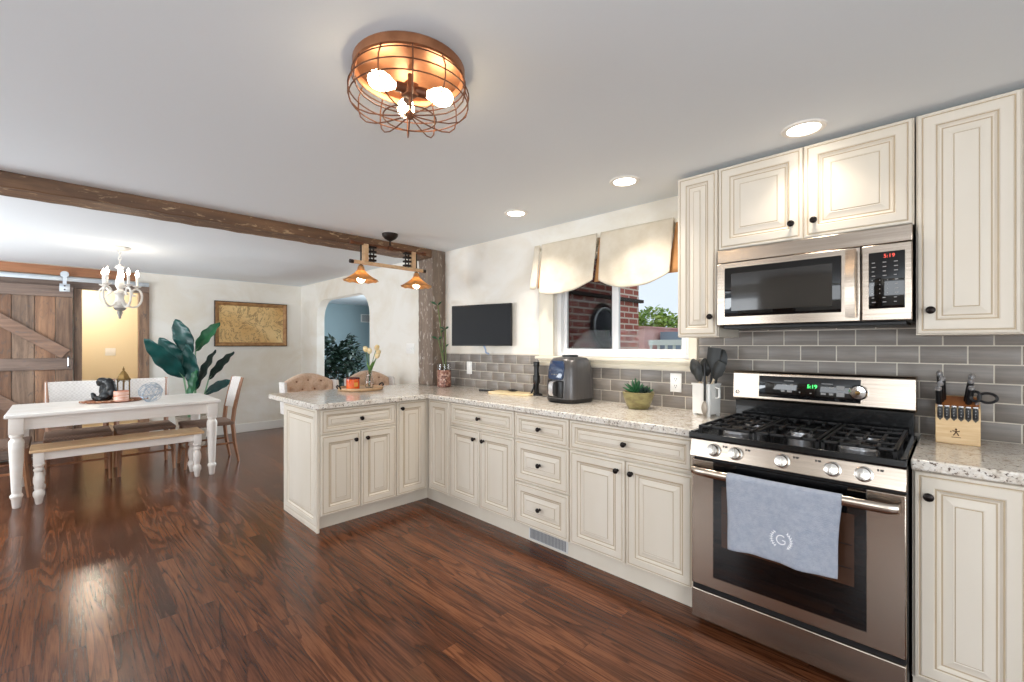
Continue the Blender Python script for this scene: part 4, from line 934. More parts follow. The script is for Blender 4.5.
# dining chairs: local +y is the way the sitter faces
def dining_chair(label, loc, rz, wood, bw=.236, nar=1.0):
    t = thing('dining_chair', label, 'chair', loc, rz, 'woven dining chairs around the table')
    MB().box(-.24*nar, .24*nar, -.22, .24, .425, .468, .014).build('seat', M['wovenbrown'], t)
    for s in (-1, 1):
        MB().tube([(s*nar*.215, .205, .44), (s*nar*.218, .215, .22), (s*nar*.222, .235, 0)], [.024, .020, .013], 4).build('leg', wood, t, smooth=0)
        MB().tube([(s*nar*.220, -.265, 0), (s*nar*.215, -.225, .22), (s*nar*.212, -.205, .44), (s*nar*.215, -.222, .60), (s*nar*.222, -.262, .80), (s*nar*.226, -.300, .955)], [.014, .020, .023, .022, .019, .016], 4).build('leg', wood, t, smooth=0)
    MB().tube([(-.218*nar, .22, .20), (.218*nar, .22, .20)], .010, 6).tube([(-.218*nar, .218, .22), (-.216*nar, -.222, .22)], .010, 6).tube([(.218*nar, .218, .22), (.216*nar, -.222, .22)], .010, 6).build('stretcher', wood, t)
    mb = MB(); L = []
    for i in range(13):
        u = i/12; x = -bw+2*bw*u; b = -.035*math.sin(PI*u)
        row = []
        for z, y in ((.60, -.222), (.70, -.24), (.80, -.262), (.88, -.281), (.948, -.298)): row.append((x, y+b+.012, z))
        row += [(x, y-.026, z) for x, y, z in row[::-1]]
        L.append(row)
    mb.loops(L); mb.build('backrest', M['wovenwhite'], t, smooth=50, bev=.003)
    return t
dining_chair('woven-back chair behind the table, nearer the barn door', (-6.20, .135, 0), -PI/2, M['chairwood'])
dining_chair('woven-back chair behind the table, nearer the tall green plant', (-6.20, .645, 0), -PI/2, M['chairwood'])
dining_chair('warm wood chair at the plant end of the dining table', (-5.995, 1.175, 0), PI, M['chairwood'], .172, .86)
dining_chair('woven chair at the barn door end of the dining table', (-5.95, -.42, 0), 0, M['chairwood'])

# things on the dining table
TZ = .7655
o = thing('carved_tray', 'carved brown wooden tray on the dining table', 'tray', (-5.88, .385, TZ))
def oval(a, b, z, n=40, wob=0): return [(a*math.cos(2*PI*i/n)*(1+wob*math.cos(10*2*PI*i/n)), b*math.sin(2*PI*i/n)*(1+wob*math.cos(10*2*PI*i/n)), z) for i in range(n)]
mb = MB(); mb.loops([oval(.10, .195, 0), oval(.118, .215, .010, wob=.02), oval(.122, .222, .026, wob=.03), oval(.112, .210, .026, wob=.02), oval(.102, .195, .012)]); mb.build('dish', M['traywood'], o, smooth=50)
for s in (-1, 1): MB().tube([(-.035, s*.215, .014), (-.02, s*.25, .018), (.02, s*.25, .018), (.035, s*.215, .014)], .009, 8).build('handle', M['traywood'], o)
o = thing('figurine', 'glossy black hunched figurine on the carved tray', 'figurine', (-5.90, .315, TZ+.0125), math.radians(45))
mb = MB()                                # local x runs along the picture plane, arching back to the right
for c, r in (((0, 0, .03), (.060, .050, .032)), ((.02, 0, .075), (.055, .045, .06)), ((.055, .0, .13), (.045, .042, .055)), ((.075, 0, .09), (.035, .035, .06)), ((.02, 0, .185), (.055, .042, .042)), ((.045, 0, .165), (.045, .042, .045)),
             ((-.025, 0, .198), (.050, .036, .034)), ((-.055, 0, .185), (.030, .026, .030)), ((-.058, 0, .165), (.022, .020, .022)), ((-.02, .0, .13), (.028, .030, .030)), ((-.035, .0, .10), (.020, .022, .05)), ((-.05, -.02, .03), (.05, .022, .024)), ((-.092, -.02, .045), (.022, .020, .035)), ((-.105, -.02, .07), (.016, .016, .016)), ((.02, -.035, .05), (.05, .025, .04)), ((-.02, -.04, .02), (.05, .02, .02))):
    mb.ball(c, r, 16, 10)
fo = mb.build('body', M['figure'], o); q = fo.modifiers.new('remesh', 'REMESH'); q.mode = 'VOXEL'; q.voxel_size = .006; q.use_smooth_shade = True
q = fo.modifiers.new('smooth', 'SMOOTH'); q.iterations = 4; q.factor = .5
o = thing('candle_jar', 'orange and white marbled candle jar on the carved tray', 'candle', (-5.785, .425, TZ+.0125))
MB().lathe([(0, 0), (.054, 0), (.058, .004), (.058, .098), (.055, .101), (.052, .097), (.052, .08), (0, .08)], 32).build('jar', mat('marbled_orange_glass', lin(196, 108, 66), .25, 0, lin(244, 220, 206), (3, 3, 26), 4, 1.0, .4, .6), o)
o = thing('brass_lantern', 'small antique brass lantern with pointed roof on the carved tray', 'lantern', (-5.955, .455, TZ+.0125))
hx = lambda r, z: [(r*math.cos(PI/3*i), r*math.sin(PI/3*i), z) for i in range(6)]
mb = MB(); mb.loops([hx(.062, 0), hx(.062, .012), hx(.054, .020)]); mb.build('base', M['brass'], o, smooth=0)
mb = MB()
for i in range(6): a = PI/3*i; mb.tube([(.052*math.cos(a), .052*math.sin(a), .018), (.052*math.cos(a), .052*math.sin(a), .20)], .0042, 6)
for i in range(6):
    a, b = PI/3*i, PI/3*(i+1); P = [(.052*math.cos(q), .052*math.sin(q)) for q in (a, b)]; m_ = ((P[0][0]+P[1][0])/2, (P[0][1]+P[1][1])/2)
    mb.tube([(*P[0], .175), (*m_, .197), (*P[1], .175)], .003, 5)
mb.build('post_frame', M['brass'], o)
mb = MB(); mb.loops([hx(.064, .195), hx(.064, .203), hx(.052, .215), hx(.040, .245), hx(.022, .275), hx(.010, .288)]); mb.build('roof', M['brass'], o, smooth=0)
MB().lathe([(0, .286), (.010, .288), (.007, .296), (.011, .303), (.005, .312), (.002, .330), (0, .331)], 12).build('finial', M['brass'], o)
MB().cyl((0, 0, .02), (0, 0, .07), .022, n=16).build('candle', M['tulip'], o)
o = thing('wire_ball', 'silvery woven wire ball on the dining table', 'ornament', (-5.60, .63, TZ+.098))
random.seed(21); mb = MB()
for k in range(13):
    n = rv().normalized(); u = n.orthogonal().normalized(); v = n.cross(u); r = random.uniform(.086, .096)
    d = random.uniform(-.03, .03); rr = math.sqrt(r*r-d*d)
    mb.tube([n*d+u*(rr*math.cos(2*PI*i/28))+v*(rr*math.sin(2*PI*i/28)) for i in range(28)], .0025, 5, True)
mb.build('wire_rings', M['wirewhite'], o)

# ---------------------------------------------------------------- picture and floor plant
o = thing('framed_map', 'gilt-framed sepia old map on the dining wall', 'picture', (BX, 2.087, 1.64))
mb = MB()
def rectloop(hw, hh, x): return [(x, -hw, -hh), (x, hw, -hh), (x, hw, hh), (x, -hw, hh)]
W_, H_ = .5, .336
mb = MB(); mb.loops([rectloop(W_, H_, .002), rectloop(W_, H_, .028), rectloop(W_-.012, H_-.012, .034), rectloop(W_-.012, H_-.012, .004)], cap0=True, cap1=False); mb.build('outer_edge', M['darkframe'], o, smooth=0)
mb = MB(); mb.loops([rectloop(W_-.012, H_-.012, .006), rectloop(W_-.012, H_-.012, .034), rectloop(W_-.03, H_-.03, .030), rectloop(W_-.055, H_-.055, .018), rectloop(W_-.06, H_-.06, .006)], cap0=False, cap1=False); mb.build('gilt_frame', M['goldpaint'], o, smooth=0)
MB().box(.004, .010, -W_+.06, W_-.06, -H_+.06, H_-.06).build('map_print', M['map'], o, smooth=0)

o = thing('bird_of_paradise_plant', 'large potted plant with broad dark teal paddle leaves', 'plant', (-7.10, 1.22, 0))
MB().lathe([(0, 0), (.13, 0), (.145, .02), (.172, .36), (.178, .40), (.166, .40), (.160, .35), (0, .35)], 32).build('pot', M['basketpot'], o)
MB().lathe([(0, .345), (.160, .345), (.10, .362), (0, .365)], 24).build('soil', M['soil'], o)
def big_leaf(base, mid, tip, w, m, tilt=0., cup=.25, px=0):
    b, c, t = Vector(base), Vector(mid), Vector(tip)
    mb = MB(); view = Vector((.78, -.62, .0)).normalized()
    ctr = lambda q: (1-q)**2*c+2*(1-q)*q*((c+t)/2+Vector((.04, 0, .05)))+q*q*t
    d0 = (t-c).normalized(); side = d0.cross(view).normalized(); side = (side*math.cos(tilt)+view*math.sin(tilt)).normalized(); nrm = side.cross(d0).normalized()
    def fn(u, v):
        ww = w*(math.sin(PI*min(1, v*.93+.03))**.75)*(1-.35*v) if 0 < v < 1 else 0.004
        x = (u-.5)*2; p = ctr(v)+side*(x*ww)+nrm*(abs(x)**1.3*ww*cup)+nrm*(.012*math.sin(v*22+x*3)*abs(x)); return p
    mb.grid(fn, 8, 18); lf = mb.build('leaf', m, o, W=True, solid=.002, smooth=70, recalc=False)
    st = [b*(1-q)+c*q+Vector((.03, 0, 0))*math.sin(PI*q) for q in [i/8 for i in range(9)]]+[ctr(q)-nrm*.004 for q in [i/10 for i in range(1, 10)]]
    MB().tube(st, [.014-.006*i/8 for i in range(9)]+[.0065-.0005*i for i in range(1, 10)], 6).build('stalk', M['midrib'], lf, W=True)
B0 = lambda dx, dy: (-7.10+dx, 1.22+dy, .36)
big_leaf(B0(0, -.03), (-7.05, 1.13, .90), (-6.95, .72, 1.40), .155, M['leafteal'], .15)
big_leaf(B0(-.03, -.01), (-7.20, 1.13, 1.00), (-7.22, .90, 1.42), .13, M['leafteal'], -.2)
big_leaf(B0(-.03, .02), (-7.14, 1.21, 1.18), (-7.18, 1.06, 1.66), .135, M['leafteal'], -.1)
big_leaf(B0(-.05, .03), (-7.22, 1.28, 1.24), (-7.12, 1.54, 1.63), .105, M['leafgreen'], .3)
big_leaf(B0(.02, .01), (-6.98, 1.24, .76), (-6.98, 1.14, 1.34), .12, M['leafteal'], .1)
big_leaf(B0(.03, .03), (-6.98, 1.24, .74), (-7.02, 1.47, 1.26), .085, M['leafdark'], .5)
big_leaf(B0(.0, .05), (-7.08, 1.40, .86), (-7.08, 1.70, 1.23), .075, M['leafdark'], .3)
big_leaf(B0(.03, .05), (-6.98, 1.34, .68), (-6.96, 1.66, .84), .075, M['leafteal'], .2)
big_leaf(B0(.05, -.02), (-6.94, 1.17, .62), (-6.92, 1.24, 1.02), .08, M['leafgreen'], .4)

# bushy plant in the blue-grey room
random.seed(31)
o = thing('bushy_houseplant', 'dark bushy houseplant seen through the arch', 'plant', (-8.05, 3.62, 0))
MB().lathe([(0, 0), (.14, 0), (.18, .30), (.17, .30), (.16, .27), (0, .27)], 24).build('pot', M['figure'], o)
mb = MB()
for k in range(9): a = k*.7; mb.tube([(.03*math.cos(a), .03*math.sin(a), .26), (.12*math.cos(a), .12*math.sin(a), .7), (.25*math.cos(a), .25*math.sin(a), 1.05+.1*math.sin(k*3))], [.01, .008, .004], 5)
mb.build('stems', M['bark'], o)
mb = MB()
for k in range(900):
    z = random.uniform(.35, 1.36); r = .40*math.sin(PI*min(1, (z-.2)/1.25))**.6+.02; a = random.uniform(0, 2*PI); q = r*random.uniform(.35, 1)
    p = Vector((q*math.cos(a), q*math.sin(a), z+.12*math.sin(a*2))); blade(mb, p, Vector((math.cos(a), math.sin(a), random.uniform(-.5, .7)))+rv()*.4, Vector((0, 0, 1)), random.uniform(.11, .18), random.uniform(.034, .055))
mb.build('foliage', M['bush'], o, smooth=0, recalc=False)

# ---------------------------------------------------------------- counter stools: local +x faces the peninsula
def stool(label, y):
    t = thing('counter_stool', label, 'stool', (-4.36, y, 0), group='tufted counter stools behind the peninsula')
    MB().box(-.20, .22, -.235, .235, .60, .685, .03).build('seat', M['tufted'], t)
    hw = .235
    top = lambda s_: .955+.085*math.cos(s_*PI/2)**.9          # arched crest
    def backf(front):
        def fn(u, v):
            s_ = 2*u-1; yy = s_*hw; z = .70+(top(s_)-.70)*v
            x = -.195-.05*v-.035*(1-s_*s_)
            if front:
                puff = .020
                for by, bz in ((-.12, .96), (0, .97), (.12, .96), (-.06, .88), (.06, .88), (-.17, .88), (.17, .88), (-.12, .80), (0, .80), (.12, .80)):
                    d2 = ((yy-by)**2+(z-bz)**2)/.00055; puff -= .026*math.exp(-d2)
                g = abs(math.sin((yy/.12+ (z-.97)/.17)*PI*.5))*abs(math.sin((yy/.12-(z-.97)/.17)*PI*.5)); puff += .018*g-.008
                e = min(1, (1-abs(s_))/.10)*min(1, (1-v)/.08+.02); x += puff*max(0, e)**.5
            else: x -= .045
            return (x, yy, z)
        return fn
    mb = MB(); n, m_ = 44, 30
    F = [[mb.v(backf(True)(i/n, j/m_)) for i in range(n+1)] for j in range(m_+1)]; K = [[mb.v(backf(False)(i/n, j/m_)) for i in range(n+1)] for j in range(m_+1)]
    for j in range(m_):
        for i in range(n): mb.f([F[j][i], F[j][i+1], F[j+1][i+1], F[j+1][i]]); mb.f([K[j][i+1], K[j][i], K[j+1][i], K[j+1][i+1]])
    for i in range(n): mb.f([F[m_][i], F[m_][i+1], K[m_][i+1], K[m_][i]]); mb.f([F[0][i+1], F[0][i], K[0][i], K[0][i+1]])
    for j in range(m_): mb.f([F[j+1][0], F[j][0], K[j][0], K[j+1][0]][::-1]); mb.f([F[j][n], F[j+1][n], K[j+1][n], K[j][n]][::-1])
    bk = mb.build('backrest', M['tufted'], t, smooth=50)
    mb = MB()
    for by, bz in ((-.12, .96), (0, .97), (.12, .96), (-.06, .88), (.06, .88), (-.12, .80), (0, .80), (.12, .80)):
        q = backf(True)((by/hw+1)/2, (bz-.70)/(top(by/hw)-.70)); mb.ball((q[0]+.003, q[1], q[2]), (.006, .010, .010), 10, 6)
    mb.build('tuft_buttons', M['button'], bk)
    for s_ in (-1, 1):                    # pale wings wrapping round the sides of the back
        L = []
        for j in range(11):
            v = j/10; z = .66+(.965-.66)*v; xo = -.20-.05*v
            L.append([(xo+.10-.02*v, s_*(hw+.002), z), (xo+.10-.02*v, s_*(hw+.034), z), (xo-.055, s_*(hw+.034), z), (xo-.055, s_*(hw+.002), z)])
        mb = MB(); mb.loops(L); mb.build('back_wing', M['whitefab'], t, bev=.008)
    for sx, sy in ((.18, .19), (.18, -.19), (-.18, .19), (-.18, -.19)):
        MB().tube([(sx, sy, .61), (sx*1.18, sy*1.12, 0)], [.022, .015], 8).build('leg', M['chairdark'], t)
    MB().tube([(.20, -.20, .22), (.20, .20, .22)], .010, 8).build('footrest', M['bronze'], t)
stool('beige tufted counter stool at the outer end of the peninsula', 1.765)
stool('beige tufted counter stool behind the tulips, beside the post', 2.415)

# ---------------------------------------------------------------- on the peninsula
CZ = .9142
o = thing('round_serving_tray', 'round pale wooden tray with dark handles on the peninsula', 'tray', (-3.875, 1.945, CZ))
MB().lathe([(0, 0), (.185, 0), (.198, .006), (.202, .014), (.202, .026), (.197, .028), (.192, .024), (.188, .015), (0, .014)], 48).build('board', M['slab'], o, smooth=40)
for s in (-1, 1): MB().tube([(.03, s*.198, .018), (.034, s*.212, .040), (.0, s*.218, .052), (-.034, s*.212, .040), (-.03, s*.198, .018)], .0065, 8).build('handle', M['darkmetal'], o)
o = thing('amber_candle', 'glowing orange-red glass candle jar on the round tray', 'candle', (-3.80, 1.835, CZ+.0145))
MB().lathe([(0, 0), (.050, 0), (.056, .005), (.057, .012), (.057, .100), (.054, .104), (.051, .100), (.051, .010), (0, .010)], 32).build('jar', M['amber'], o)
MB().lathe([(.0575, .094), (.0585, .097), (.0585, .106), (.053, .108), (.052, .100)], 32).build('rim', M['amberdark'], o)
MB().lathe([(0, .011), (.050, .011), (.050, .070), (0, .068)], 24).build('wax', mat('orange_wax', lin(232, 120, 60), .5), o)
MB().box(.0568, .0578, -.018, .018, .030, .066).build('paper_label', mat('ochre_label', lin(236, 164, 72), .6), o)
o = thing('glass_vase', 'clear glass vase holding cream tulips on the round tray', 'vase', (-3.855, 2.02, CZ+.0145))
MB().lathe([(0, 0), (.030, 0), (.034, .004), (.036, .03), (.034, .075), (.026, .105), (.022, .125), (.027, .150), (.0255, .150), (.0205, .125), (.0245, .105), (.0325, .075), (.0345, .03), (.030, .008), (0, .008)], 28).build('vessel', M['glass'], o)
tl_ = [((-.004, -.03, .33), .0), ((.01, -.005, .315), .4), ((.02, .055, .345), 1.2), ((-.01, .085, .30), 2.0), ((.0, .07, .27), 2.6)]
random.seed(9)
for k, (tip, ph) in enumerate(tl_):
    tp = Vector(tip); pts = bez((.008*math.cos(k*2), .008*math.sin(k*2), .012), (.0, .0, .14), (tp.x*.4, tp.y*.5, tp.z-.09), tp, 8)
    f_ = thing('tulip', ['cream tulip leaning towards the candle in the glass vase', 'cream tulip in the middle of the glass vase', 'topmost cream tulip on the right of the vase', 'cream tulip leaning furthest towards the post', 'lowest cream tulip on the right of the vase'][k], 'flower', WL['glass_vase'], group='cream tulips in the vase')
    MB().tube(pts, .0028, 6).build('stem', M['stem'], f_)
    d = (Vector(pts[-1])-Vector(pts[-2])).normalized()
    mb = MB()
    for q in range(6):
        a = PI/3*q+ph; n = d.orthogonal().normalized(); n = (n*math.cos(a)+d.cross(n)*math.sin(a)); s_ = d.cross(n)
        rr = .022 if q % 2 else .019
        def pet(u, v): w = .017*math.sin(PI*min(1, .12+v*.86)); return tp+d*(.056*v)+n*(rr*math.sin(PI*(.08+.72*v))*(1-.25*(2*u-1)**2))+s_*((2*u-1)*w)
        mb.grid(pet, 4, 6)
    mb.build('petals', M['tulip'], f_, smooth=80, solid=.001, recalc=False)
    if k in (0, 2, 3):
        base = Vector(pts[3]); mb = MB(); dr = Vector((.1, (-1)**k*.4, 1)).normalized(); blade(mb, base, dr, Vector((1, 0, 0)), .12, .012); mb.build('leaf', M['stem'], f_, smooth=0, recalc=False)

# ---------------------------------------------------------------- on the window counter
o = thing('bamboo_planter', 'red-brown mosaic glass jar with lucky bamboo by the post', 'plant', (-3.56, 2.655, CZ))
MB().lathe([(0, 0), (.062, 0), (.068, .006), (.068, .165), (.066, .168), (.063, .165), (.063, .012), (0, .012)], 32).build('mosaic_jar', M['mosaic'], o)
MB().lathe([(.0675, .168), (.0675, .225), (.0660, .227), (.0645, .225), (.0645, .168)], 32).build('glass_collar', M['glass'], o)
MB().lathe([(0, .012), (.062, .012), (.062, .15), (0, .155)], 24).build('pebbles', M['soil'], o)
random.seed(13)
for (bx, by), top_, lean in (((.0, .0), .80, (-.075, -.02)), ((.015, .012), .56, (-.01, .0)), ((-.012, .010), .46, (-.05, -.03))):
    pts = [(bx+lean[0]*(i/10)**1.5, by+lean[1]*(i/10)**1.5, .13+(top_-.13)*i/10) for i in range(11)]
    st = MB().tube(pts, [.0058 if i % 2 else .0066 for i in range(11)], 8).build('bamboo_stalk', M['cane'], o)
    mb = MB()
    for lv in ((10, 4), (6, 2)):
        P = Vector(pts[lv[0]])
        for q in range(lv[1]):
            a = q*2.4+lv[0]; blade(mb, P, Vector((math.cos(a), math.sin(a), .55)), Vector((0, 0, 1)), random.uniform(.07, .11), .010)
    mb.build('leaves', M['leafgreen'], st, smooth=0, recalc=False)

o = thing('cutting_board', 'pale wooden board lying on the counter below the television', 'board', (-2.62, 2.665, CZ), math.radians(8))
mb = MB(); mb.prism([(-.20, -.085), (.16, -.085), (.20, -.05), (.20, .05), (.16, .085), (-.20, .085), (-.22, .06), (-.22, -.06)], lambda u, v, h: (u, v, h), 0, .016); mb.build('slab', M['board'], o, bev=.004)
MB().lathe([(.0, .0161), (.012, .0161), (.012, .0165), (0, .0165)], 16, (.175, 0, 0)).build('hole', M['slot'], o)
o = thing('remote_control', 'slim dark remote lying left of the pale board', 'remote', (-2.945, 2.665, CZ), math.radians(12))
MB().box(-.075, .075, -.022, .022, 0, .016, .005).build('case', M['blackplastic'], o)
mb = MB()
for i in range(5):
    for j in (-1, 0, 1): mb.box(-.055+i*.02, -.045+i*.02, j*.012-.003, j*.012+.003, .016, .0175)
mb.build('buttons', M['greymark'], o, smooth=0)
o = thing('bottle_stopper', 'small dark lump lying at the back of the pale board', 'gadget', (-2.66, 2.70, CZ+.0162), math.radians(20))
mb = MB(); mb.loops([[(-.045+.09*t, .016*math.sin(PI*(.12+.76*t))*math.cos(2*PI*j/12), .0105+.0103*math.sin(PI*(.12+.76*t))*math.sin(2*PI*j/12)) for j in range(12)] for t in [i/8 for i in range(9)]]); mb.build('body', M['blackplastic'], o)
o = thing('charging_stand', 'black upright stand beside the air fryer with a cord', 'stand', (-2.42, 2.735, CZ))
mb = MB(); mb.loops([oval(.055, .038, 0, 28), oval(.055, .038, .010, 28), oval(.04, .028, .018, 28)]); mb.build('base', M['blackplastic'], o)
MB().box(-.018, .018, -.014, .014, .016, .262, .004).box(-.024, .024, -.018, .018, .10, .165, .004).box(-.022, .022, -.016, .016, .235, .275, .005).build('tower', M['blackplastic'], o)
MB().tube([(-.03, -.035, .012), (-.015, -.02, .06), (-.012, -.012, .10)], .007, 8).tube([(.03, -.035, .012), (.015, -.02, .06), (.012, -.012, .10)], .007, 8).build('prong', M['blackplastic'], o)
o = MB().tube(bez((-2.37, 2.72, CZ+.004), (-2.30, 2.70, CZ+.004), (-2.26, 2.66, CZ+.004), (-2.20, 2.735, CZ+.004), 14), .0035, 6).build('power_cord', M['blackplastic'], org=(-2.3, 2.7, CZ)); tag(o, 'thin black cord between the stand and the air fryer', 'cord')

o = thing('air_fryer', 'dark grey air fryer with glossy control panel under the window', 'air fryer', (-1.995, 2.625, CZ), math.radians(-6))
def rr(hw, hd, r, z, n=6):
    pts = []
    for cx, cy, a0 in ((hw-r, hd-r, 0), (-hw+r, hd-r, 90), (-hw+r, -hd+r, 180), (hw-r, -hd+r, 270)):
        for i in range(n+1): a = math.radians(a0+90*i/n); pts.append((cx+r*math.cos(a), cy+r*math.sin(a), z))
    return pts
mb = MB(); mb.loops([rr(.128, .138, .085, 0), rr(.138, .148, .09, .010), rr(.140, .150, .09, .03)]); mb.build('base', M['blackplastic'], o, smooth=50)
mb = MB(); mb.loops([rr(.140, .150, .09, .03), rr(.142, .152, .09, .06), rr(.139, .149, .09, .15), rr(.132, .142, .088, .24), rr(.122, .130, .085, .295), rr(.105, .112, .08, .318), rr(.06, .07, .05, .325)]); mb.build('body', M['fryer'], o, smooth=60)
mb = MB(); mb.loops([rr(.055, .045, .03, .323), rr(.055, .045, .03, .336), rr(.045, .035, .025, .339)]); mb.build('air_outlet', M['blackplastic'], o, smooth=50)
mb = MB(); L = []
for z, y, hw in ((.165, -.157, .060), (.18, -.158, .072), (.25, -.148, .074), (.285, -.138, .066), (.30, -.128, .052)): L.append([(-hw, y+.02, z), (-hw, y+.004, z), (-hw*.6, y-.003, z), (hw*.6, y-.003, z), (hw, y+.004, z), (hw, y+.02, z)])
mb.loops(L); mb.build('control_panel', M['fryerblue'], o, smooth=40, bev=.003)
mb = MB(); 
for i in range(3): mb.box(-.03+i*.022, -.02+i*.022, -.1625, -.158, .20, .205)
mb.build('touch_marks', M['greymark'], o, smooth=0)
mb = MB(); mb.box(-.075, .075, -.158, -.10, .035, .160, .010); mb.build('basket_front', M['blackplastic'], o)
mb = MB(); L = []
for z, y in ((.045, -.160), (.055, -.195), (.075, -.205), (.13, -.203), (.15, -.195), (.157, -.160)): L.append([(-.020, y, z), (.020, y, z), (.016, y+.014, z), (-.016, y+.014, z)])
mb.loops(L); mb.build('basket_handle', M['silver'], o, smooth=50, bev=.003)

o = thing('succulent_pot', 'small succulent in an olive glazed bowl on the counter', 'plant', (-1.455, 2.64, CZ))
MB().lathe([(0, 0), (.060, 0), (.066, .004), (.074, .02), (.092, .065), (.097, .090), (.1, .106), (.094, .109), (.090, .104), (.086, .085), (0, .082)], 40).build('bowl', M['olivepot'], o)
MB().lathe([(0, .080), (.086, .082), (.05, .092), (0, .094)], 24).build('soil', M['soil'], o)
random.seed(17)
for (cx, cy), n, l, m_ in (((-.012, .0), 22, .105, 'succulent'), ((.05, -.01), 16, .06, 'leafdark'), ((.03, .04), 12, .06, 'succulent'), ((-.05, .03), 8, .03, 'succulent')):
    mb = MB()
    for k in range(n):
        a = k*2.4; el = .35+1.1*(1-k/n) if l > .09 else .3+.9*(1-k/n); d = Vector((math.cos(a)*math.cos(el), math.sin(a)*math.cos(el), math.sin(el)))
        p = Vector((cx, cy, .092)); ll = l*random.uniform(.75, 1.05); mid = p+d*ll*.55; mb.tube([p, p+d*ll*.3, mid, p+d*ll*.85, p+d*ll], [.004, .0075, .008, .005, .0008], 6)
    mb.build('rosette', M[m_], o, smooth=60)

o = thing('utensil_crock', 'white square utensil holder beside the range', 'utensil holder', (-1.035, 2.675, CZ), math.radians(-12))
mb = MB(); mb.loops([rr(.058, .058, .012, .012, 4), rr(.058, .058, .012, .175, 4), rr(.062, .062, .012, .180, 4), rr(.062, .062, .012, .188, 4), rr(.056, .056, .010, .188, 4), rr(.052, .052, .010, .03, 4)]); mb.build('box', M['white'], o, smooth=40)
for sx in (-1, 1):
    for sy in (-1, 1): MB().cyl((sx*.045, sy*.045, 0), (sx*.045, sy*.045, .013), .010, n=10).build('foot', M['white'], o)
MB().tube([(.058, 0, .165), (.082, 0, .160), (.082, 0, .11), (.058, 0, .105)], .007, 8).build('handle', M['white'], o)
UW = Matrix.Translation((-1.035, 2.675, CZ)) @ Matrix.Rotation(math.radians(-12), 4, 'Z')
def utensil(name, label, cat, foot, top, kind, hm):
    t = thing(name, label, cat, UW @ Vector(foot), math.radians(-12), 'black utensils in the white holder')
    a = Vector((0, 0, 0)); b = Vector(top)-Vector(foot); d = b.normalized(); L = b.length; s_ = d.cross(Vector((0, 1, 0))).normalized(); n = s_.cross(d)
    MB().tube([a, d*(L*.35), d*(L*.66)], [.006, .007, .0055], 8).build('handle', hm, t)
    hl = L*.36; c = d*(L*.64)
    wf = {'spoon': (.040, .014), 'turner': (.042, .003), 'spatula': (.036, .006), 'ladle': (.044, .022), 'fork': (.030, .006)}[kind]
    mb = MB()
    Lp = []
    for i in range(11):
        q = i/10; 
        if kind == 'turner': w_ = .008+(wf[0]-.008)*min(1, q*2.2)
        elif kind == 'spatula': w_ = wf[0]*min(1, .25+q*2)*(1 if q < .9 else .8)
        else: w_ = max(.003, wf[0]*math.sin(PI*(.06+.9*q))**.7)
        th = .0035; bow = -wf[1]*math.sin(PI*q)
        Lp.append([tuple(c+d*(hl*q)+s_*(w_*x)+n*(bow*(1-x*x)+z)) for x, z in ((-1, 0), (-.5, -th), (0, -th*1.4), (.5, -th), (1, 0), (.5, th), (0, th), (-.5, th))])
    mb.loops(Lp); mb.build('head', M['utensil'], t, smooth=60)
utensil('slotted_spoon', 'black spoon leaning furthest left in the utensil holder', 'utensil', (.03, 0, .034), (-.092, .0, .325), 'spoon', M['utensilwood'])
utensil('ladle', 'black ladle second from the left in the utensil holder', 'utensil', (.0, .02, .034), (-.040, .045, .33), 'ladle', M['utensilwood'])
utensil('whisking_fork', 'short dark fork at the front left of the utensil holder', 'utensil', (.0, -.02, .034), (-.030, -.045, .285), 'fork', M['utensilwood'])
utensil('slotted_turner', 'black turner standing highest in the utensil holder', 'utensil', (.01, .0, .034), (.040, .02, .395), 'turner', M['utensil'])
utensil('basting_spoon', 'black spoon leaning right at the back of the utensil holder', 'utensil', (.01, .02, .034), (.082, .04, .385), 'spoon', M['utensil'])
utensil('rubber_spatula', 'black spatula leaning furthest right in the utensil holder', 'utensil', (-.03, -.01, .034), (.104, -.01, .315), 'spatula', M['utensilwood'])
o = thing('hanging_spoon', 'grey spoon hooked over the front edge of the white utensil holder', 'utensil', UW @ Vector((.035, -.068, .19)), math.radians(-12))
MB().box(-.006, .006, -.004, .003, -.10, .12, .002).tube([(0, -.0005, .06), (0, .012, .062), (0, .016, .05)], .004, 6).build('handle', M['blackplastic'], o)
mb = MB(); mb.loops([[(max(.002, .019*math.sin(PI*(.05+.9*q))**.7)*x, z-.004*math.sin(PI*q), -.10-.085*q) for x, z in ((-1, 0), (-.5, -.002), (.5, -.002), (1, 0), (.5, .002), (-.5, .002))] for q in [i/10 for i in range(11)]]); mb.build('bowl', M['spoongrey'], o, smooth=60)

# ---------------------------------------------------------------- knife block and its knives
KB = Vector((.012, 2.655, CZ))
o = thing('knife_block', 'pale wooden knife block with a stick-figure mark right of the range', 'knife block', KB)
hw = .0665
side = [(-.048, 0), (.085, 0), (.085, .192), (.060, .190), (-.048, .152)]
mb = MB(); mb.prism(side, lambda u, v, h: (h, u, v), -hw, hw); kb = mb.build('block', M['beech'], o, bev=.003, smooth=30)
sl = math.atan2(.038, .108); mb = MB(); mb.T = frame((0, .006, .171), (1, 0, 0), (0, math.cos(sl), math.sin(sl)), (0, -math.sin(sl), math.cos(sl))); mb.box(-hw+.004, hw-.004, -.050, .052, -.001, .0018); mb.build('sloped_top', M['beechdark'], o, smooth=0)
mb = MB()                                   # the small dark stick figure and line of marking on the front
cx, cz, yy = -.004, .046, -.0486
for a in ((0, .004, 0, .013), (0, .006, -.011, .009), (0, .006, .011, .009), (0, .004, -.008, -.010), (0, .004, .008, -.010)):
    mb.tube([(cx+a[0], yy, cz+a[1]), (cx+a[2], yy, cz+a[3])], .0018, 5)
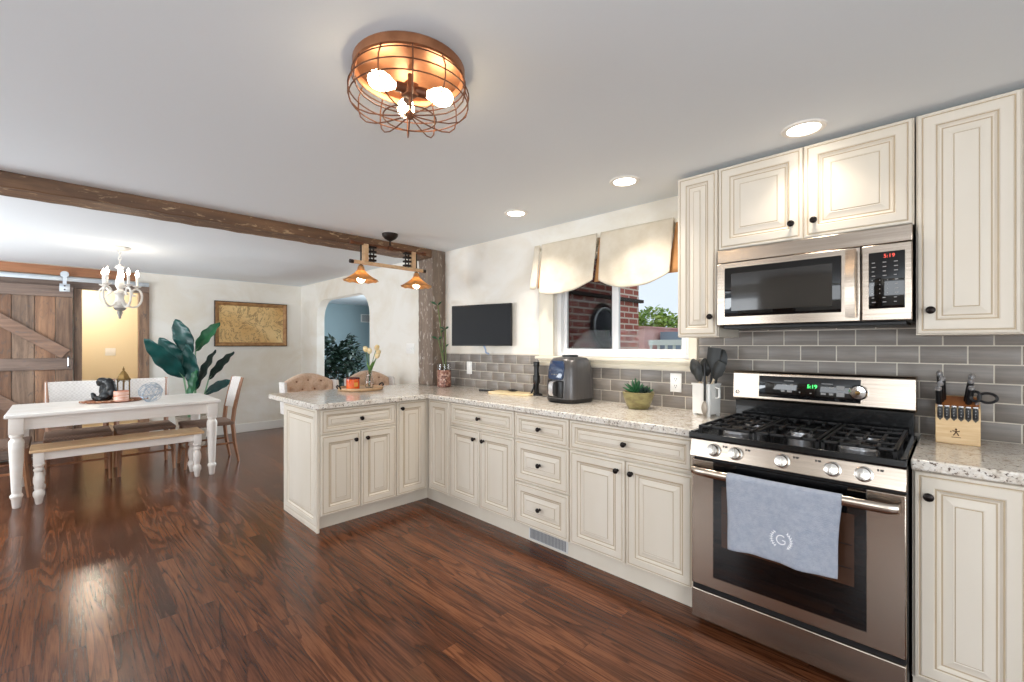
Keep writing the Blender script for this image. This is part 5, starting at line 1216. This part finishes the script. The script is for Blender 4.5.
mb.ball((cx, yy, cz+.0155), (.0034, .001, .0034), 10, 6); mb.box(cx-.017, cx-.014, yy-.0005, yy+.001, cz+.002, cz+.008).box(cx-.014, cx+.014, yy-.0005, yy+.001, cz-.0185, cz-.0165)
mb.build('stick_figure_mark', M['beechdark2'], o)
mb = MB(); 
for i in range(6): x = -.052+i*.0208; mb.prism([(x-.0088, .149), (x+.0088, .149), (x+.0088, .107), (x, .095), (x-.0088, .107)], lambda u, v, h: (u, h, v), -.0490, -.0478)
mb.build('slot_notches', M['slot'], o, smooth=0)
words = ['first', 'second', 'third', 'fourth', 'fifth', 'sixth']
for i in range(6):
    x = -.052+i*.0208
    k = thing('steak_knife', words[i]+' steak knife from the left in the front row of the knife block', 'knife', KB+Vector((x, -.0540, .1125)), group='steak knives in the front row')
    MB().box(-.0068, .0068, -.0045, .0045, -.004, .040, .002).build('handle', M['blackplastic'], k)
    MB().box(-.0072, .0072, -.005, .005, .040, .047, .001).build('end_cap', M['silver'], k)
    mb = MB()
    for z in (.006, .018, .030): mb.cyl((0, -.0052, z), (0, -.004, z), .0016, n=8)
    mb.build('rivets', M['silver'], k)
up = [(-.052, .040, .105, 'topmost knife of the left column in the knife block'), (-.044, .018, .092, 'second knife from the top of the left column in the knife block'), (-.050, -.004, .078, 'third knife from the top of the left column in the knife block'), (-.056, -.028, .066, 'lowest knife of the left column in the knife block'),
      (.030, .040, .098, 'topmost knife of the right column in the knife block'), (.028, .014, .088, 'middle knife of the right column in the knife block'), (.032, -.014, .070, 'lowest knife of the right column in the knife block')]
TK = frame((0, .006, .1735), (1, 0, 0), (0, math.cos(sl), math.sin(sl)), (0, -math.sin(sl), math.cos(sl)))
for x, v, l, lab in up:
    k = thing('kitchen_knife', lab, 'knife', KB, group='large knives in the sloped top')
    q = TK @ Vector((x, v, 0)); dd = Vector((.12 if x > 0 else -.02, -.40, .90)).normalized()
    mb = MB(); L = []
    for i in range(9):
        t = i/8; w_ = .0145+.0015*math.cos(2*PI*t); L.append([q+dd*(l*t)+Vector((.0105*math.cos(a), w_*math.sin(a)*.9, w_*math.sin(a)*.4)) for a in [2*PI*j/12 for j in range(12)]])
    mb.loops(L); mb.build('handle', M['blackplastic'], k)
    mb = MB(); L = [[q+dd*(l*t)+Vector((.0112*g*math.cos(a), .016*g*math.sin(a)*.9, .016*g*math.sin(a)*.4)) for a in [2*PI*j/12 for j in range(12)]] for t, g in ((1, 1), (1.10, 1), (1.16, .6))]; mb.loops(L); mb.build('end_cap', M['silver'], k)
k = thing('kitchen_scissors', 'black-handled scissors at the right of the knife block', 'scissors', KB)
q = TK @ Vector((.056, -.020, 0))
mb = MB()
for c, rx_, rz_ in ((q+Vector((.030, -.014, .030)), .026, .019), (q+Vector((-.004, -.018, .034)), .013, .020)):
    mb.tube([c+Vector((rx_*math.cos(2*PI*i/24), .002*math.sin(2*PI*i/24), rz_*math.sin(2*PI*i/24))) for i in range(24)], .0052, 8, True)
mb.build('finger_loops', M['blackplastic'], k)
MB().tube([q, q+Vector((.004, -.008, .018))], .006, 8).build('shank', M['silver'], k)

# ---------------------------------------------------------------- across the room, mirrored in the microwave and range fronts
o = thing('refrigerator', 'stainless french-door refrigerator across from the microwave', 'refrigerator', (-1.55, -2.5, 0))
fx0, fx1, fy = -2.0, -1.1, -2.12
MB().box(fx0, fx1, -2.88, fy-.06, .02, 1.76).build('housing', M['cabinside'], o, W=True, bev=.004)
for a, b, hx_ in ((fx0, (fx0+fx1)/2-.003, (fx0+fx1)/2-.045), ((fx0+fx1)/2+.003, fx1, (fx0+fx1)/2+.045)):
    d_ = MB().box(a, b, fy-.055, fy, .66, 1.75).build('door', M['steel'], o, W=True, bev=.012)
    MB().tube([(hx_, fy, .80), (hx_, fy+.05, .83), (hx_, fy+.055, 1.2), (hx_, fy+.05, 1.58), (hx_, fy, 1.61)], .012, 10).build('handle', M['chrome'], d_, W=True)
d_ = MB().box(fx0, fx1, fy-.055, fy, .06, .65).build('freezer_drawer', M['steel'], o, W=True, bev=.012)
MB().tube([(fx0+.1, fy, .58), (fx0+.12, fy+.05, .58), (fx1-.12, fy+.05, .58), (fx1-.1, fy, .58)], .012, 10).build('handle', M['chrome'], d_, W=True)
o = thing('wall_cabinet', 'cream two-door cabinet over the refrigerator', 'cabinet', (-1.55, -2.6, 1.8), group='cream wall cabinets')
MB().box(fx0, fx1, -2.88, -2.30, 1.80, 2.268).build('carcass', M['cream'], o, W=True, smooth=0)
for a in (fx1-.002, (fx0+fx1)/2-.002):
    T = frame((a, -2.30, 1.804), (-1, 0, 0), (0, 0, 1), (0, 1, 0)); p = panel(T, .446, .46, name='door', parent=o); knob(T, .40 if a > -1.3 else .046, .05, p)

bpy.context.view_layer.update()
for o in bpy.data.objects:
    if o.parent is None and o.type in ('MESH', 'EMPTY') and 'kind' not in o and 'category' not in o: print('UNTAGGED', o.name)
